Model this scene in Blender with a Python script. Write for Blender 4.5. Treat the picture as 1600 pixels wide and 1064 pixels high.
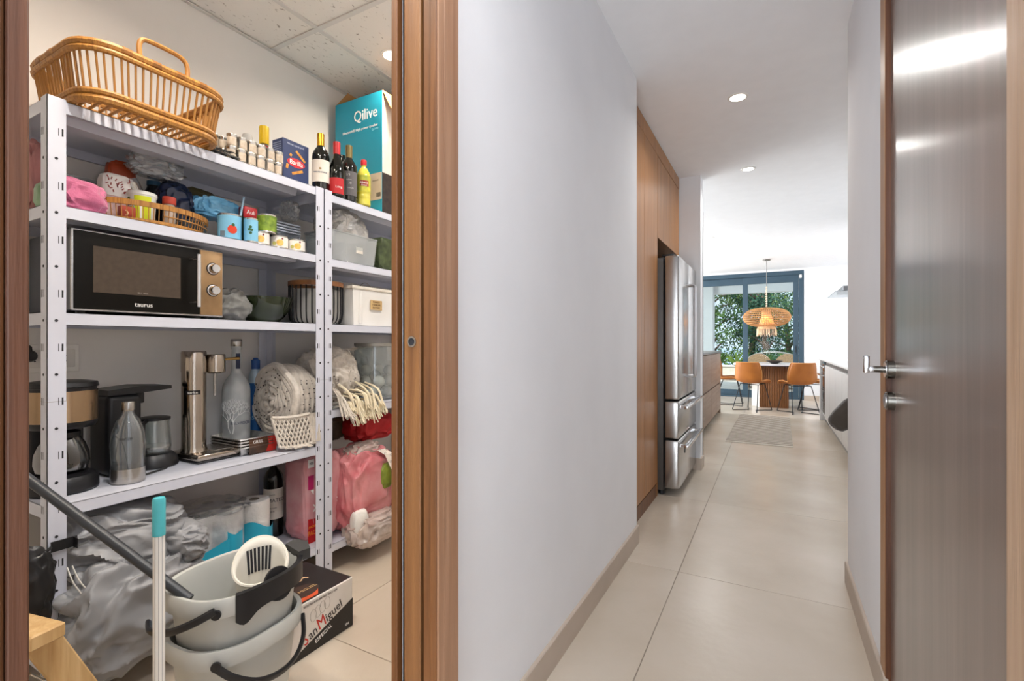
import bpy, bmesh, math, random
from mathutils import Vector, Matrix, noise
for _o in list(bpy.data.objects): bpy.data.objects.remove(_o)
SC = bpy.context.scene
COL = SC.collection
R = math.radians
random.seed(4)

# ---------------------------------------------------------------- camera
cam_d = bpy.data.cameras.new('camera'); cam = bpy.data.objects.new('camera', cam_d); COL.objects.link(cam)
cam.location = (0, 0, 1.1); cam.rotation_euler = (R(90), 0, R(28.546))
cam_d.sensor_width = 36; cam_d.lens = 750/1600*36; cam_d.shift_y = 4/1600
cam_d.clip_start = 0.02; cam_d.clip_end = 300
SC.camera = cam
# ---------------------------------------------------------------- view, world, sun, added area fills
SC.view_settings.view_transform = 'Standard'; SC.view_settings.look = 'None'
SC.view_settings.gamma = 1; SC.view_settings.use_curve_mapping = False
SC.view_settings.exposure = 0.0
SC.cycles.use_denoising = True
SC.cycles.max_bounces = 10; SC.cycles.diffuse_bounces = 6; SC.cycles.transparent_max_bounces = 12
SC.cycles.caustics_reflective = False; SC.cycles.caustics_refractive = False
W = bpy.data.worlds.new('sky'); SC.world = W; W.use_nodes = True
_n = W.node_tree.nodes; _bg = _n['Background']
_bg.inputs[0].default_value = (0.72, 0.85, 1.0, 1); _bg.inputs[1].default_value = 1.5
def light(name, kind, loc, rot, energy, color=(1, 1, 1), **kw):
    d = bpy.data.lights.new(name, kind); d.energy = energy; d.color = color
    for k, v in kw.items(): setattr(d, k, v)
    o = bpy.data.objects.new(name, d); COL.objects.link(o); o.location = loc; o.rotation_euler = rot
    return o
light('sun', 'SUN', (0, -5, 20), (R(42), 0, R(-32)), 6.0, (1, .95, .86), angle=R(1))
# added area fill brightening the living room from an unseen left-hand opening
light('living_side_fill', 'AREA', (-4.35, 8.0, 1.5), (0, R(-90), 0), 400, (.90, .96, 1), shape='RECTANGLE', size=2.2, size_y=4.0)
# added area fill lighting the hall from out of view behind the camera
light('behind_camera_fill', 'AREA', (-.18, -1.75, 1.25), (R(90), 0, 0), 74, (.86, .93, 1), shape='RECTANGLE', size=.8, size_y=2.0)

# ---------------------------------------------------------------- colours and materials
def lin(c): return c/12.92 if c <= .04045 else ((c+.055)/1.055)**2.4
def rgb(h):
    if isinstance(h, str):
        h = h.lstrip('#'); return tuple(lin(int(h[i:i+2], 16)/255) for i in (0, 2, 4))
    return tuple(lin(c/255) for c in h)
_mats = {}
def M(name, col='808080', rough=.5, metal=0, var=.06, scale=9, stretch=(1, 1, 1), bump=0, bscale=60, trans=0, ior=1.45,
      emit=0, coat=0, col2=None, alpha=1, spec=.5, sheen=0):
    if name in _mats: return _mats[name]
    m = bpy.data.materials.new(name); m.use_nodes = True; nt = m.node_tree; N = nt.nodes; L = nt.links
    b = N['Principled BSDF']; c = rgb(col)
    b.inputs['Roughness'].default_value = rough; b.inputs['Metallic'].default_value = metal
    b.inputs['IOR'].default_value = ior; b.inputs['Transmission Weight'].default_value = trans
    b.inputs['Coat Weight'].default_value = coat; b.inputs['Alpha'].default_value = alpha
    b.inputs['Specular IOR Level'].default_value = spec; b.inputs['Sheen Weight'].default_value = sheen
    tc = N.new('ShaderNodeTexCoord'); mp = N.new('ShaderNodeMapping'); mp.inputs['Scale'].default_value = stretch
    L.new(tc.outputs['Object'], mp.inputs[0])
    nz = N.new('ShaderNodeTexNoise'); nz.inputs['Scale'].default_value = scale; nz.inputs['Detail'].default_value = 5
    L.new(mp.outputs[0], nz.inputs['Vector'])
    rp = N.new('ShaderNodeValToRGB'); L.new(nz.outputs['Fac'], rp.inputs[0])
    lo = rgb(col2) if col2 else tuple(max(0, k*(1-2*var)) for k in c)
    hi = c if col2 else tuple(min(1, k*(1+2*var)) for k in c)
    rp.color_ramp.elements[0].position = .3; rp.color_ramp.elements[1].position = .7
    rp.color_ramp.elements[0].color = (*lo, 1); rp.color_ramp.elements[1].color = (*hi, 1)
    L.new(rp.outputs[0], b.inputs['Base Color'])
    if emit:
        b.inputs['Emission Color'].default_value = (*c, 1); b.inputs['Emission Strength'].default_value = emit
    if bump:
        n2 = N.new('ShaderNodeTexNoise'); n2.inputs['Scale'].default_value = bscale; n2.inputs['Detail'].default_value = 4
        L.new(mp.outputs[0], n2.inputs['Vector'])
        bp = N.new('ShaderNodeBump'); bp.inputs['Strength'].default_value = bump; bp.inputs['Distance'].default_value = .01
        L.new(n2.outputs['Fac'], bp.inputs['Height']); L.new(bp.outputs[0], b.inputs['Normal'])
    _mats[name] = m
    return m
def wood(name, c1, c2, rough=.45, axis=2, scale=6, c3=None, coat=0):
    if name in _mats: return _mats[name]
    st = [14, 14, 14]; st[axis] = .7
    m = M(name, c1, rough, 0, col2=c2, scale=scale*.5, stretch=st, bump=.12, bscale=scale*3, coat=coat)
    rp = [n for n in m.node_tree.nodes if n.type == 'VALTORGB'][0]
    e = rp.color_ramp.elements.new(.52); e.color = (*rgb(c3 or c1), 1)
    nz = [n for n in m.node_tree.nodes if n.type == 'TEX_NOISE'][0]; nz.inputs['Distortion'].default_value = .6
    return m
def pitted(name, col, dark):
    m = M(name, col, .9, var=.02)
    N = m.node_tree.nodes; L = m.node_tree.links; b = N['Principled BSDF']
    tc = [n for n in N if n.type == 'TEX_COORD'][0]
    mp = N.new('ShaderNodeMapping'); mp.inputs['Scale'].default_value = (1, .45, 1); mp.inputs['Rotation'].default_value = (0, 0, .5)
    L.new(tc.outputs['Object'], mp.inputs[0])
    nz = N.new('ShaderNodeTexNoise'); nz.inputs['Scale'].default_value = 75; nz.inputs['Detail'].default_value = 2
    L.new(mp.outputs[0], nz.inputs['Vector'])
    rp = N.new('ShaderNodeValToRGB'); rp.color_ramp.elements[0].position = .27; rp.color_ramp.elements[1].position = .36
    rp.color_ramp.elements[0].color = (*rgb(dark), 1); rp.color_ramp.elements[1].color = (*rgb(col), 1)
    L.new(nz.outputs['Fac'], rp.inputs[0]); L.new(rp.outputs[0], b.inputs['Base Color'])
    return m
def thin(name, col='ffffff', gloss=.3, milky=.06, rough=.04, bump=0, bscale=16, milk=None):
    # thin clear sheet: see-through, shiny at the edges, with a little milkiness
    if name in _mats: return _mats[name]
    m = bpy.data.materials.new(name); m.use_nodes = True; N = m.node_tree.nodes; L = m.node_tree.links; N.remove(N['Principled BSDF']); out = N['Material Output']
    tr = N.new('ShaderNodeBsdfTransparent'); tr.inputs[0].default_value = (*rgb(col), 1)
    gl = N.new('ShaderNodeBsdfGlossy'); gl.inputs['Roughness'].default_value = rough
    lw = N.new('ShaderNodeLayerWeight'); lw.inputs['Blend'].default_value = .35
    mu = N.new('ShaderNodeMath'); mu.operation = 'MULTIPLY_ADD'; mu.inputs[1].default_value = gloss; mu.inputs[2].default_value = gloss*.18; L.new(lw.outputs['Facing'], mu.inputs[0])
    m1 = N.new('ShaderNodeMixShader'); L.new(mu.outputs[0], m1.inputs[0]); L.new(tr.outputs[0], m1.inputs[1]); L.new(gl.outputs[0], m1.inputs[2])
    df = N.new('ShaderNodeBsdfDiffuse'); df.inputs[0].default_value = (*rgb(milk or col), 1)
    nz = N.new('ShaderNodeTexNoise'); nz.inputs['Scale'].default_value = 9; tc = N.new('ShaderNodeTexCoord'); L.new(tc.outputs['Object'], nz.inputs['Vector'])
    mm = N.new('ShaderNodeMath'); mm.operation = 'MULTIPLY'; mm.inputs[1].default_value = milky*2; L.new(nz.outputs['Fac'], mm.inputs[0])
    m2 = N.new('ShaderNodeMixShader'); L.new(mm.outputs[0], m2.inputs[0]); L.new(m1.outputs[0], m2.inputs[1]); L.new(df.outputs[0], m2.inputs[2]); L.new(m2.outputs[0], out.inputs[0])
    if bump:
        n2 = N.new('ShaderNodeTexNoise'); n2.inputs['Scale'].default_value = bscale; n2.inputs['Detail'].default_value = 3; L.new(tc.outputs['Object'], n2.inputs['Vector'])
        bp = N.new('ShaderNodeBump'); bp.inputs['Strength'].default_value = bump; bp.inputs['Distance'].default_value = .02; L.new(n2.outputs['Fac'], bp.inputs['Height'])
        L.new(bp.outputs[0], gl.inputs['Normal']); L.new(bp.outputs[0], df.inputs['Normal'])
    _mats[name] = m
    return m
def glass(name, col='ffffff', rough=.02, ior=1.18): return thin(name, col, .5, .04, rough)

# ---------------------------------------------------------------- mesh builder
class MB:
    def __init__(s): s.v = []; s.f = []
    def add(s, vs, fs, X=None):
        k = len(s.v); s.v += [tuple(X @ Vector(p)) if X else tuple(p) for p in vs]
        s.f += [tuple(i+k for i in f) for f in fs]; return s
    def box(s, x0, x1, y0, y1, z0, z1, X=None):
        vs = [(x, y, z) for z in (z0, z1) for y in (y0, y1) for x in (x0, x1)]
        return s.add(vs, [(0, 2, 3, 1), (4, 5, 7, 6), (0, 1, 5, 4), (2, 6, 7, 3), (0, 4, 6, 2), (1, 3, 7, 5)], X)
    def rbox(s, x0, x1, y0, y1, z0, z1, r=.01, seg=2, X=None):
        bm = bmesh.new(); bmesh.ops.create_cube(bm, size=1)
        for v in bm.verts:
            v.co = Vector(((x0+x1)/2+v.co.x*(x1-x0), (y0+y1)/2+v.co.y*(y1-y0), (z0+z1)/2+v.co.z*(z1-z0)))
        bmesh.ops.bevel(bm, geom=list(bm.edges), offset=r, segments=seg, profile=.5, affect='EDGES')
        bm.verts.ensure_lookup_table(); bm.verts.index_update()
        s.add([v.co.copy() for v in bm.verts], [[v.index for v in f.verts] for f in bm.faces], X); bm.free(); return s
    def tube(s, pts, r, n=8, closed=False, ry=None):
        pts = [Vector(p) for p in pts]; m = len(pts); k = len(s.v); up = None
        for i, p in enumerate(pts):
            a = pts[(i-1) % m] if (closed or i > 0) else p; b = pts[(i+1) % m] if (closed or i < m-1) else p
            t = (b-a).normalized() if (b-a).length > 1e-9 else Vector((0, 0, 1))
            if up is None: up = Vector((0, 0, 1)) if abs(t.z) < .9 else Vector((1, 0, 0))
            x = t.cross(up)
            if x.length < 1e-6: x = t.orthogonal()
            x.normalize(); y = x.cross(t).normalized(); up = y
            rr = r[i] if isinstance(r, (list, tuple)) else r
            for j in range(n):
                A = 2*math.pi*j/n; s.v.append(tuple(p+x*math.cos(A)*rr+y*math.sin(A)*(rr if ry is None else ry)))
        for i in range(m if closed else m-1):
            for j in range(n):
                a = k+i*n+j; b = k+i*n+(j+1) % n; c = k+((i+1) % m)*n+(j+1) % n; d = k+((i+1) % m)*n+j
                s.f.append((a, b, c, d))
        if not closed:
            s.f.append(tuple(k+j for j in range(n))[::-1]); s.f.append(tuple(k+(m-1)*n+j for j in range(n)))
        return s
    def lathe(s, prof, n=24, c=(0, 0, 0), sx=1, sy=1, X=None, close=False):
        vs = []; fs = []; m = len(prof)
        for r, z in prof:
            for j in range(n):
                A = 2*math.pi*j/n; vs.append((c[0]+r*sx*math.cos(A), c[1]+r*sy*math.sin(A), c[2]+z))
        for i in range(m-1 if not close else m):
            for j in range(n):
                i2 = (i+1) % m
                fs.append((i*n+j, i*n+(j+1) % n, i2*n+(j+1) % n, i2*n+j))
        if not close:
            if prof[0][0] > 1e-4: fs.append(tuple(range(n))[::-1])
            if prof[-1][0] > 1e-4: fs.append(tuple((m-1)*n+j for j in range(n)))
        return s.add(vs, fs, X)
    def arc(s, r, a0, a1, z0, z1, n=16, c=(0, 0, 0), t=.0006):
        vs = []; fs = []
        for i in range(n+1):
            A = a0+(a1-a0)*i/n
            for rr, z in ((r, z0), (r, z1), (r+t, z1), (r+t, z0)): vs.append((c[0]+rr*math.cos(A), c[1]+rr*math.sin(A), c[2]+z))
        for i in range(n):
            for j in range(4): fs.append((i*4+j, i*4+(j+1) % 4, i*4+4+(j+1) % 4, i*4+4+j))
        fs += [(3, 2, 1, 0), (n*4, n*4+1, n*4+2, n*4+3)]
        return s.add(vs, fs)
    def prism(s, poly, d0, d1, ax='x'):
        # polygon in the plane normal to ax: x -> (y,z), y -> (x,z), z -> (x,y)
        def P(a, b, d): return {'x': (d, a, b), 'y': (a, d, b), 'z': (a, b, d)}[ax]
        n = len(poly)
        vs = [P(a, b, d0) for a, b in poly]+[P(a, b, d1) for a, b in poly]
        return s.add(vs, [tuple(range(n))[::-1], tuple(range(n, 2*n))]+[(i, (i+1) % n, n+(i+1) % n, n+i) for i in range(n)])
    def grid(s, fn, nu, nv, cu=False, cv=False):
        k = len(s.v)
        for i in range(nu+(0 if cu else 1)):
            for j in range(nv+(0 if cv else 1)): s.v.append(tuple(fn(i/nu, j/nv)))
        w = nv+(0 if cv else 1); H = nu+(0 if cu else 1)
        for i in range(nu):
            for j in range(nv): s.f.append((k+i*w+j, k+((i+1) % H)*w+j, k+((i+1) % H)*w+(j+1) % w, k+i*w+(j+1) % w))
        return s
    def ball(s, c, r, sub=2, sz=1):
        bm = bmesh.new(); bmesh.ops.create_icosphere(bm, subdivisions=sub, radius=r); bm.verts.index_update()
        s.add([(v.co.x+c[0], v.co.y+c[1], v.co.z*sz+c[2]) for v in bm.verts], [[v.index for v in f.verts] for f in bm.faces]); bm.free(); return s
def rrect(x0, x1, y0, y1, r, n=6, z=0):
    P = []
    for cx, cy, a in ((x1-r, y1-r, 0), (x0+r, y1-r, 90), (x0+r, y0+r, 180), (x1-r, y0+r, 270)):
        for i in range(n+1):
            A = R(a+90*i/n); P.append((cx+r*math.cos(A), cy+r*math.sin(A), z))
    return P
def along(pts, n, closed=True):
    pts = [Vector(p) for p in pts]; q = pts+([pts[0]] if closed else [])
    L = [0]
    for a, b in zip(q, q[1:]): L.append(L[-1]+(b-a).length)
    out = []; j = 0
    for i in range(n):
        t = L[-1]*i/(n if closed else n-1)
        while j < len(L)-2 and L[j+1] < t: j += 1
        f = (t-L[j])/max(1e-9, L[j+1]-L[j]); out.append(q[j].lerp(q[j+1], f))
    return out
def smooth(pts, k=6):
    P = [Vector(p) for p in pts]; out = []
    for i in range(len(P)-1):
        p0, p1, p2, p3 = P[max(0, i-1)], P[i], P[i+1], P[min(len(P)-1, i+2)]
        for j in range(k):
            t = j/k; out.append(.5*((2*p1)+(p2-p0)*t+(2*p0-5*p1+4*p2-p3)*t*t+(3*p1-p0-3*p2+p3)*t**3))
    return out+[P[-1]]
def cloth(dim, seed=0, amp=.2, f=(2, 2, 4), sq=.8, sub=6, flat=False, tilt=.6):
    # crumpled fabric: long sharp folds running across the bundle
    bm = bmesh.new(); bmesh.ops.create_icosphere(bm, subdivisions=sub, radius=1); bm.verts.index_update()
    of = Vector((seed*5.31, seed*2.17, seed*1.13)); Rm = Matrix.Rotation(tilt, 3, 'X'); vs = []
    for v in bm.verts:
        d = v.co.normalized(); w = d+.25*Vector((noise.noise(d*1.6+of), noise.noise(d*1.6+of*2), noise.noise(d*1.6+of*3)))
        q = Rm @ w; q = Vector((q.x*f[0], q.y*f[1], q.z*f[2]))
        r1 = 1-abs(noise.noise(q+of))*2.8; r2 = 1-abs(noise.noise(q*1.9+of*1.7))*2.8; r3 = abs(noise.noise(q*3.7+of*.6))
        k = 1+amp*(.70*r1+.26*r2-.14*r3+.5*noise.noise(d*1.3+of*.4))
        p = Vector([math.copysign(abs(e)**sq, e) for e in d])*k
        p = Vector((p.x*dim[0]/2, p.y*dim[1]/2, p.z*dim[2]/2+dim[2]/2))
        if flat and p.z < 0: p.z = 0
        vs.append(tuple(p))
    m = MB().add(vs, [[v.index for v in f_.verts] for f_ in bm.faces]); bm.free(); return m
def blob(dim, seed=0, amp=.12, freq=2.5, sq=.7, sub=4, flat=True, fn=None):
    bm = bmesh.new(); bmesh.ops.create_icosphere(bm, subdivisions=sub, radius=1); bm.verts.index_update()
    of = Vector((seed*7.31, seed*3.17, seed*1.73)); vs = []
    for v in bm.verts:
        d = v.co.normalized()
        p = [math.copysign(abs(k)**sq, k) for k in d]
        k = 1+amp*(noise.noise(d*freq+of)*.8+(1-2.6*abs(noise.noise(d*freq*1.4+of*1.3)))*.7+.35*(1-2.6*abs(noise.noise(d*freq*3.1+of))))
        q = Vector((p[0]*k*dim[0]/2, p[1]*k*dim[1]/2, p[2]*k*dim[2]/2+dim[2]/2))
        if flat and q.z < 0: q.z = 0
        if fn: q = fn(q)
        vs.append(tuple(q))
    m = MB().add(vs, [[v.index for v in f.verts] for f in bm.faces]); bm.free(); return m

# ---------------------------------------------------------------- objects
def ob(name, mb, mat, parent=None, loc=(0, 0, 0), sharp=35, kind=None, flip=True):
    me = bpy.data.meshes.new(name); me.from_pydata(mb.v, [], mb.f)
    bm = bmesh.new(); bm.from_mesh(me); bmesh.ops.recalc_face_normals(bm, faces=bm.faces); bm.to_mesh(me); bm.free()
    me.shade_smooth(); me.set_sharp_from_angle(angle=R(sharp))
    me.materials.append(mat)
    o = bpy.data.objects.new(name, me); COL.objects.link(o); o.location = loc
    if parent: o.parent = parent
    if kind: o['kind'] = kind
    return o
def tag(o, label, cat, group=None, kind=None):
    o['label'] = label; o['category'] = cat
    if group: o['group'] = group
    if kind: o['kind'] = kind
    return o
def thing(name, label, cat, loc=(0, 0, 0), rz=0, group=None, kind=None):
    o = bpy.data.objects.new(name, None); COL.objects.link(o); o.location = loc; o.rotation_euler = (0, 0, rz)
    o.empty_display_size = .05
    return tag(o, label, cat, group, kind)
def struct(name, mb, mat, label, cat):
    return tag(ob(name, mb, mat), label, cat, kind='structure')
def copy_tree(o, parent=None):
    c = o.copy(); COL.objects.link(c); c.parent = parent
    for ch in list(o.children): copy_tree(ch, c)
    return c
_bars = {}
def bar(name, p0, p1, r, mat, parent, n=6, r2=None):
    key = (mat.name, n)
    if key not in _bars:
        mb = MB().lathe([(1, 0), (1, 1)], n)
        me = bpy.data.meshes.new('bar'); me.from_pydata(mb.v, [], mb.f); me.shade_smooth(); me.set_sharp_from_angle(angle=R(50)); me.materials.append(mat); _bars[key] = me
    p0 = Vector(p0); p1 = Vector(p1); d = p1-p0
    o = bpy.data.objects.new(name, _bars[key]); COL.objects.link(o); o.parent = parent
    o.location = p0; o.rotation_mode = 'QUATERNION'; o.rotation_quaternion = d.to_track_quat('Z', 'Y'); o.scale = (r, r2 or r, d.length)
    return o
_txt = {}
def text_geo(s, size, depth=.0006):
    key = (s, size, depth)
    if key in _txt: return _txt[key]
    c = bpy.data.curves.new('t', 'FONT'); c.body = s; c.size = size; c.align_x = 'CENTER'; c.align_y = 'CENTER'
    c.extrude = depth/2; c.resolution_u = 3
    o = bpy.data.objects.new('t', c); COL.objects.link(o); bpy.context.view_layer.update()
    me = bpy.data.meshes.new_from_object(o.evaluated_get(bpy.context.evaluated_depsgraph_get()))
    r = ([tuple(v.co) for v in me.vertices], [tuple(p.vertices) for p in me.polygons])
    bpy.data.objects.remove(o); bpy.data.curves.remove(c); bpy.data.meshes.remove(me); _txt[key] = r
    return r
def text(s, size, mat, parent, origin, right, up, sx=1, name='lettering', depth=.0008):
    vs, fs = text_geo(s, size, depth); O = Vector(origin); Rv = Vector(right).normalized(); U = Vector(up).normalized(); Nn = Rv.cross(U)
    return ob(name, MB().add([O+Rv*x*sx+U*y+Nn*z for x, y, z in vs], fs), mat, parent)
def textc(s, size, mat, parent, r, a0, z0, sx=1, name='lettering', c=(0, 0)):
    vs, fs = text_geo(s, size)
    return ob(name, MB().add([(c[0]+(r+z+.0008)*math.cos(a0+x*sx/r), c[1]+(r+z+.0008)*math.sin(a0+x*sx/r), z0+y) for x, y, z in vs], fs), mat, parent)

# shared materials
wall_m = M('wall_paint', 'e4e4e6', .85, var=.012, scale=3, bump=.03, bscale=180)
pantry_m = M('pantry_wall_paint', 'dfdcd8', .88, var=.012, scale=3, bump=.03, bscale=180)
ceil_m = M('ceiling_paint', 'ececee', .9, var=.008)
tile_m = M('floor_tile_stone', 'cbbfb0', .26, col2='b9ab99', scale=1.6, bump=.10, bscale=26)
grout_m = M('grout', '8f8377', .9)
skirt_m = M('skirting_tile', 'b9aa9b', .5, var=.05, scale=4)
walnut = wood('walnut_trim', '7a4f2b', '55351c', .48, 2, 5, '6b4323')
walnut_d = wood('walnut_trim_dark', '6b4229', '4a2b1a', .5, 2, 5, '5d3822')
walnut_lit = wood('walnut_casing_lit', 'ab8468', '8d664c', .42, 2, 4, '9d765a')  # paler walnut copy with the hall light painted into its colour
oak = wood('cabinet_oak', 'ae7c4e', '92643b', .42, 2, 4, 'a07044')
door_m = wood('door_leaf_wood', '75645b', '65554c', .36, 2, 3, '6e5d54', coat=.75)
[n for n in door_m.node_tree.nodes if n.type == 'BUMP'][0].inputs['Strength'].default_value = .015
door_m.node_tree.nodes['Principled BSDF'].inputs['Coat Roughness'].default_value = .2
white_metal = M('white_powder_coat', 'c9ccd8', .32, var=.01, spec=.5)
chrome = M('chrome', 'd8d8da', .14, 1, var=.02)
steel = M('brushed_steel', 'b9b6b2', .26, 1, var=.05, scale=20, stretch=(1, 1, 12))
black_pl = M('black_plastic', '17171a', .38, var=.1)
black_mt = M('black_metal', '1d1d20', .4, .4, var=.1)
white_pl = M('white_plastic', 'e6e4df', .4, var=.02)
white_pr = M('white_print', 'f2f0ec', .6, var=.01)
dark_hole = M('dark_slot', '26262b', .8, var=.05)
cane = wood('cane', 'b98540', '855726', .5, 2, 20, 'a87434')
clear = glass('clear_glass', 'f4f8f8')
film = thin('clear_film', 'f8fafa', .85, .06, .10, .3, 9)
# ================================================================ THE SETTING
CH = 2.555   # hall and kitchen ceiling
fl = struct('floor', MB().box(-4.7, 1.45, -1.75, 10.95, -.12, -.003), grout_m, 'beige stone tiled floor running from the pantry and hall to the dining table', 'floor')
_t = None
for i in range(-4, 2):
    for j in range(-4, 8):
        x = -.40+1.156*i; y = 2.411+1.156*j
        if x+1.156 < -4.6 or y > 10.9 or (x+1.156 < -2.3 and y < 4): continue
        if _t is None:
            _t = ob('tile', MB().rbox(.0015, 1.1545, .0015, 1.1545, -.011, 0, .0012, 1), tile_m, fl, (x, y, 0))
        else:
            c = _t.copy(); COL.objects.link(c); c.location = (x, y, 0)
XW = -.66; XP = -.764
w = MB(); w.box(XP, -.7485, .85, 1.75, 0, 2.65).box(-.673, XW, .85, 1.75, 0, 2.65).box(XP, XW, 1.75, 2.65, 0, 2.65)
w.box(XP, XW, .16, .85, 2.14, 2.65).box(XP, XW, -1.6, .16, 0, 2.65)
struct('wall_left', w, wall_m, 'smooth white hall wall to the right of the pantry doorway', 'wall')
w = MB().box(.30, .42, 1.80, 2.66, 0, CH).box(.30, .42, .90, 1.80, 2.24, CH).box(.30, .42, -1.6, .895, 0, CH)
struct('wall_right', w, wall_m, 'white hall wall strip left of the dark wooden door', 'wall')
w = MB().box(XW, -.58, -1.7, -1.6, 0, CH).box(.22, .42, -1.7, -1.6, 0, CH).box(-.58, .22, -1.7, -1.6, 2.25, CH)
struct('wall_back', w, wall_m, 'white hall wall around the opening added behind the camera', 'wall')  # opening added so the area fill can shine into the hall
struct('ceiling', MB().box(XW, .42, -1.7, 2.66, CH, CH+.1).box(-4.6, 1.4, 2.66, 10.94, CH, CH+.1), ceil_m, 'plain white ceiling over the hall and kitchen', 'ceiling')
struct('wall_pantry_back', MB().box(-2.37, -2.27, -.6, 2.66, 0, 2.65), pantry_m, 'off-white pantry wall behind the white shelving', 'wall')
struct('wall_pantry_far', MB().box(-2.27, XP, 2.56, 2.66, 0, 2.65), pantry_m, 'off-white end wall of the pantry behind the big teal box', 'wall')
struct('wall_pantry_near', MB().box(-2.37, XP, -.7, -.6, 0, 2.65), pantry_m, 'off-white pantry wall at the near end', 'wall')
cp = struct('ceiling_pantry', MB().box(-2.37, XP, -.7, 2.66, 2.65, 2.72), ceil_m, 'suspended pantry ceiling of pitted white tiles', 'ceiling')
pit = pitted('ceiling_tile_pitted', 'e3dfd9', '9b938a'); tbar_m = M('tbar_metal', 'cfccc8', .5, var=.02)
xs = [-2.268, -1.91, -1.31, XP-.002]; ys = [-.598, -.23, .37, .97, 1.57, 2.17, 2.558]
for a, b in zip(xs, xs[1:]):
    for c, d in zip(ys, ys[1:]): ob('ceiling_tile', MB().rbox(a+.004, b-.004, c+.004, d-.004, 2.603, 2.618, .003, 1), pit, cp)
for x in xs[1:-1]: ob('grid_bar', MB().box(x-.012, x+.012, -.598, 2.558, 2.597, 2.6025).box(x-.002, x+.002, -.598, 2.558, 2.6025, 2.65), tbar_m, cp)
for y in ys[1:-1]: ob('grid_bar', MB().box(-2.268, XP-.002, y-.012, y+.012, 2.5962, 2.6018), tbar_m, cp)
ob('wall_angle', MB().box(-2.268, -2.25, -.598, 2.558, 2.595, 2.5985).box(-2.268, -2.2655, -.598, 2.558, 2.5985, 2.63), tbar_m, cp)
ob('wall_angle', MB().box(-2.25, XP-.002, 2.54, 2.558, 2.595, 2.5985), tbar_m, cp)
# skirting tiles
def skirt(name, mb, label): return struct(name, mb, skirt_m, label, 'baseboard')
def skx(x, d, y0, y1, h=.098):   # on a wall whose face is at x, proud towards d
    m = MB(); a, b = sorted((x, x+d*.011)); return m.prism([(a, 0), (b, 0), (b, h-.004), (b-.003 if d > 0 else b, h), (a if d > 0 else a+.003, h), (a, h-.004)], y0, y1, 'y')
skirt('baseboard_left', skx(XW, 1, .912, 2.661), 'beige stone skirting along the white hall wall left')
skirt('baseboard_right', skx(.30, -1, 1.850, 2.671), 'beige stone skirting beside the dark wooden door')
# kitchen and living room shell
struct('wall_kitchen_near', MB().box(.42, 1.4, 2.56, 2.66, 0, CH), wall_m, 'white kitchen wall returning behind the hall', 'wall')
struct('wall_kitchen_right', MB().box(1.3, 1.4, 2.66, 10.84, 0, CH), wall_m, 'white kitchen wall above the pale worktop', 'wall')
struct('wall_kitchen_left', MB().box(-1.55, -1.45, 2.66, 4.43, 0, CH), wall_m, 'white wall behind the oak cabinets and fridge', 'wall')
struct('wall_pier', MB().box(-4.5, -.553, 4.435, 4.575, 0, CH), wall_m, 'greyish white wall pier just behind the steel fridge', 'wall')
skirt('baseboard_pier', MB().box(-.69, -.541, 4.423, 4.435, 0, .10).box(-.553, -.541, 4.435, 4.585, 0, .10), 'beige stone skirting at the foot of the wall pier')
FY = 10.84
struct('wall_far', MB().box(.525, 1.4, FY, FY+.12, 0, CH).box(-4.6, .525, FY, FY+.12, 2.515, CH).box(-4.6, -3.2, FY, FY+.12, 0, 2.515), wall_m, 'bright white far wall beside the sliding glass door', 'wall')
skirt('baseboard_far', MB().box(.525, 1.29, FY-.012, FY, 0, .09), 'pale skirting below the bright far wall')
struct('wall_living_left', MB().box(-4.6, -4.5, 4.575, 5.8, 0, CH).box(-4.6, -4.5, 10.2, FY, 0, CH).box(-4.6, -4.5, 5.8, 10.2, 2.5, CH).box(-4.6, -4.5, 5.8, 10.2, 0, .3), wall_m, 'white living room wall around an unseen opening added for light', 'wall')  # side opening added out of view to let light in

# ---------------------------------------------------------------- pantry door: casing, jambs and pocket door
jm = thing('trim_1', 'walnut casing and jamb on the far side of the pantry doorway', 'door frame', (-.70, .84, 0), kind='structure')
def J(name, x0, x1, y0, y1, mat, z1=2.14, r=.002): return ob(name, MB().rbox(x0+.70, x1+.70, y0-.84, y1-.84, 0, z1, r, 1), mat, jm)
J('jamb_strip', -.766, -.7485, .830, .85, walnut)
J('jamb_strip', -.673, -.652, .830, .85, walnut)
J('jamb_stop', -.652, -.634, .826, .85, walnut)
ob('pocket_shade', MB().box(-.0484, -.0450, .011, .905, 0, 2.13).box(.0255, .0269, .011, .905, 0, 2.13).box(-.045, .0255, .895, .905, 0, 2.13), M('pocket_shade_dark', '221a15', .9), jm)  # dark sheets painting shade into the slots beside the pocket door
J('casing', -.66, -.632, .828+.0225, .908, walnut_lit, 2.22, .003)
J('casing_edge', -.634, -.630, .828, .8505, walnut_lit, 2.22, .001)
nj = thing('trim_2', 'dark walnut jamb at the left edge beside the shelving', 'door frame', (-.70, .168, 0), kind='structure')
ob('jamb_strip', MB().rbox(-.066, .07, .0, .0165, 0, 2.14, .002, 1), walnut_d, nj)
ob('casing', MB().rbox(.042, .071, -.07, -.001, 0, 2.22, .003, 1), walnut, nj)
pdr = thing('door_2', 'walnut pocket door slid into the wall beside the pantry shelving', 'door', (-.7095, .836, .005), kind='structure')
ob('leaf', MB().rbox(-.0235, .0235, 0, .80, 0, 2.12, .002, 1), wood('pocket_door_wood', '8e643a', '70492a', .48, 2, 4, '815732'), pdr)
rg = ob('pull_ring', MB().lathe([(.0085, 0), (.0085, .002), (.0125, .002), (.0125, 0)], 24, X=Matrix.Translation((0, 0, 1.098)) @ Matrix.Rotation(R(90), 4, 'X'), close=True), steel, pdr)
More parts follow.
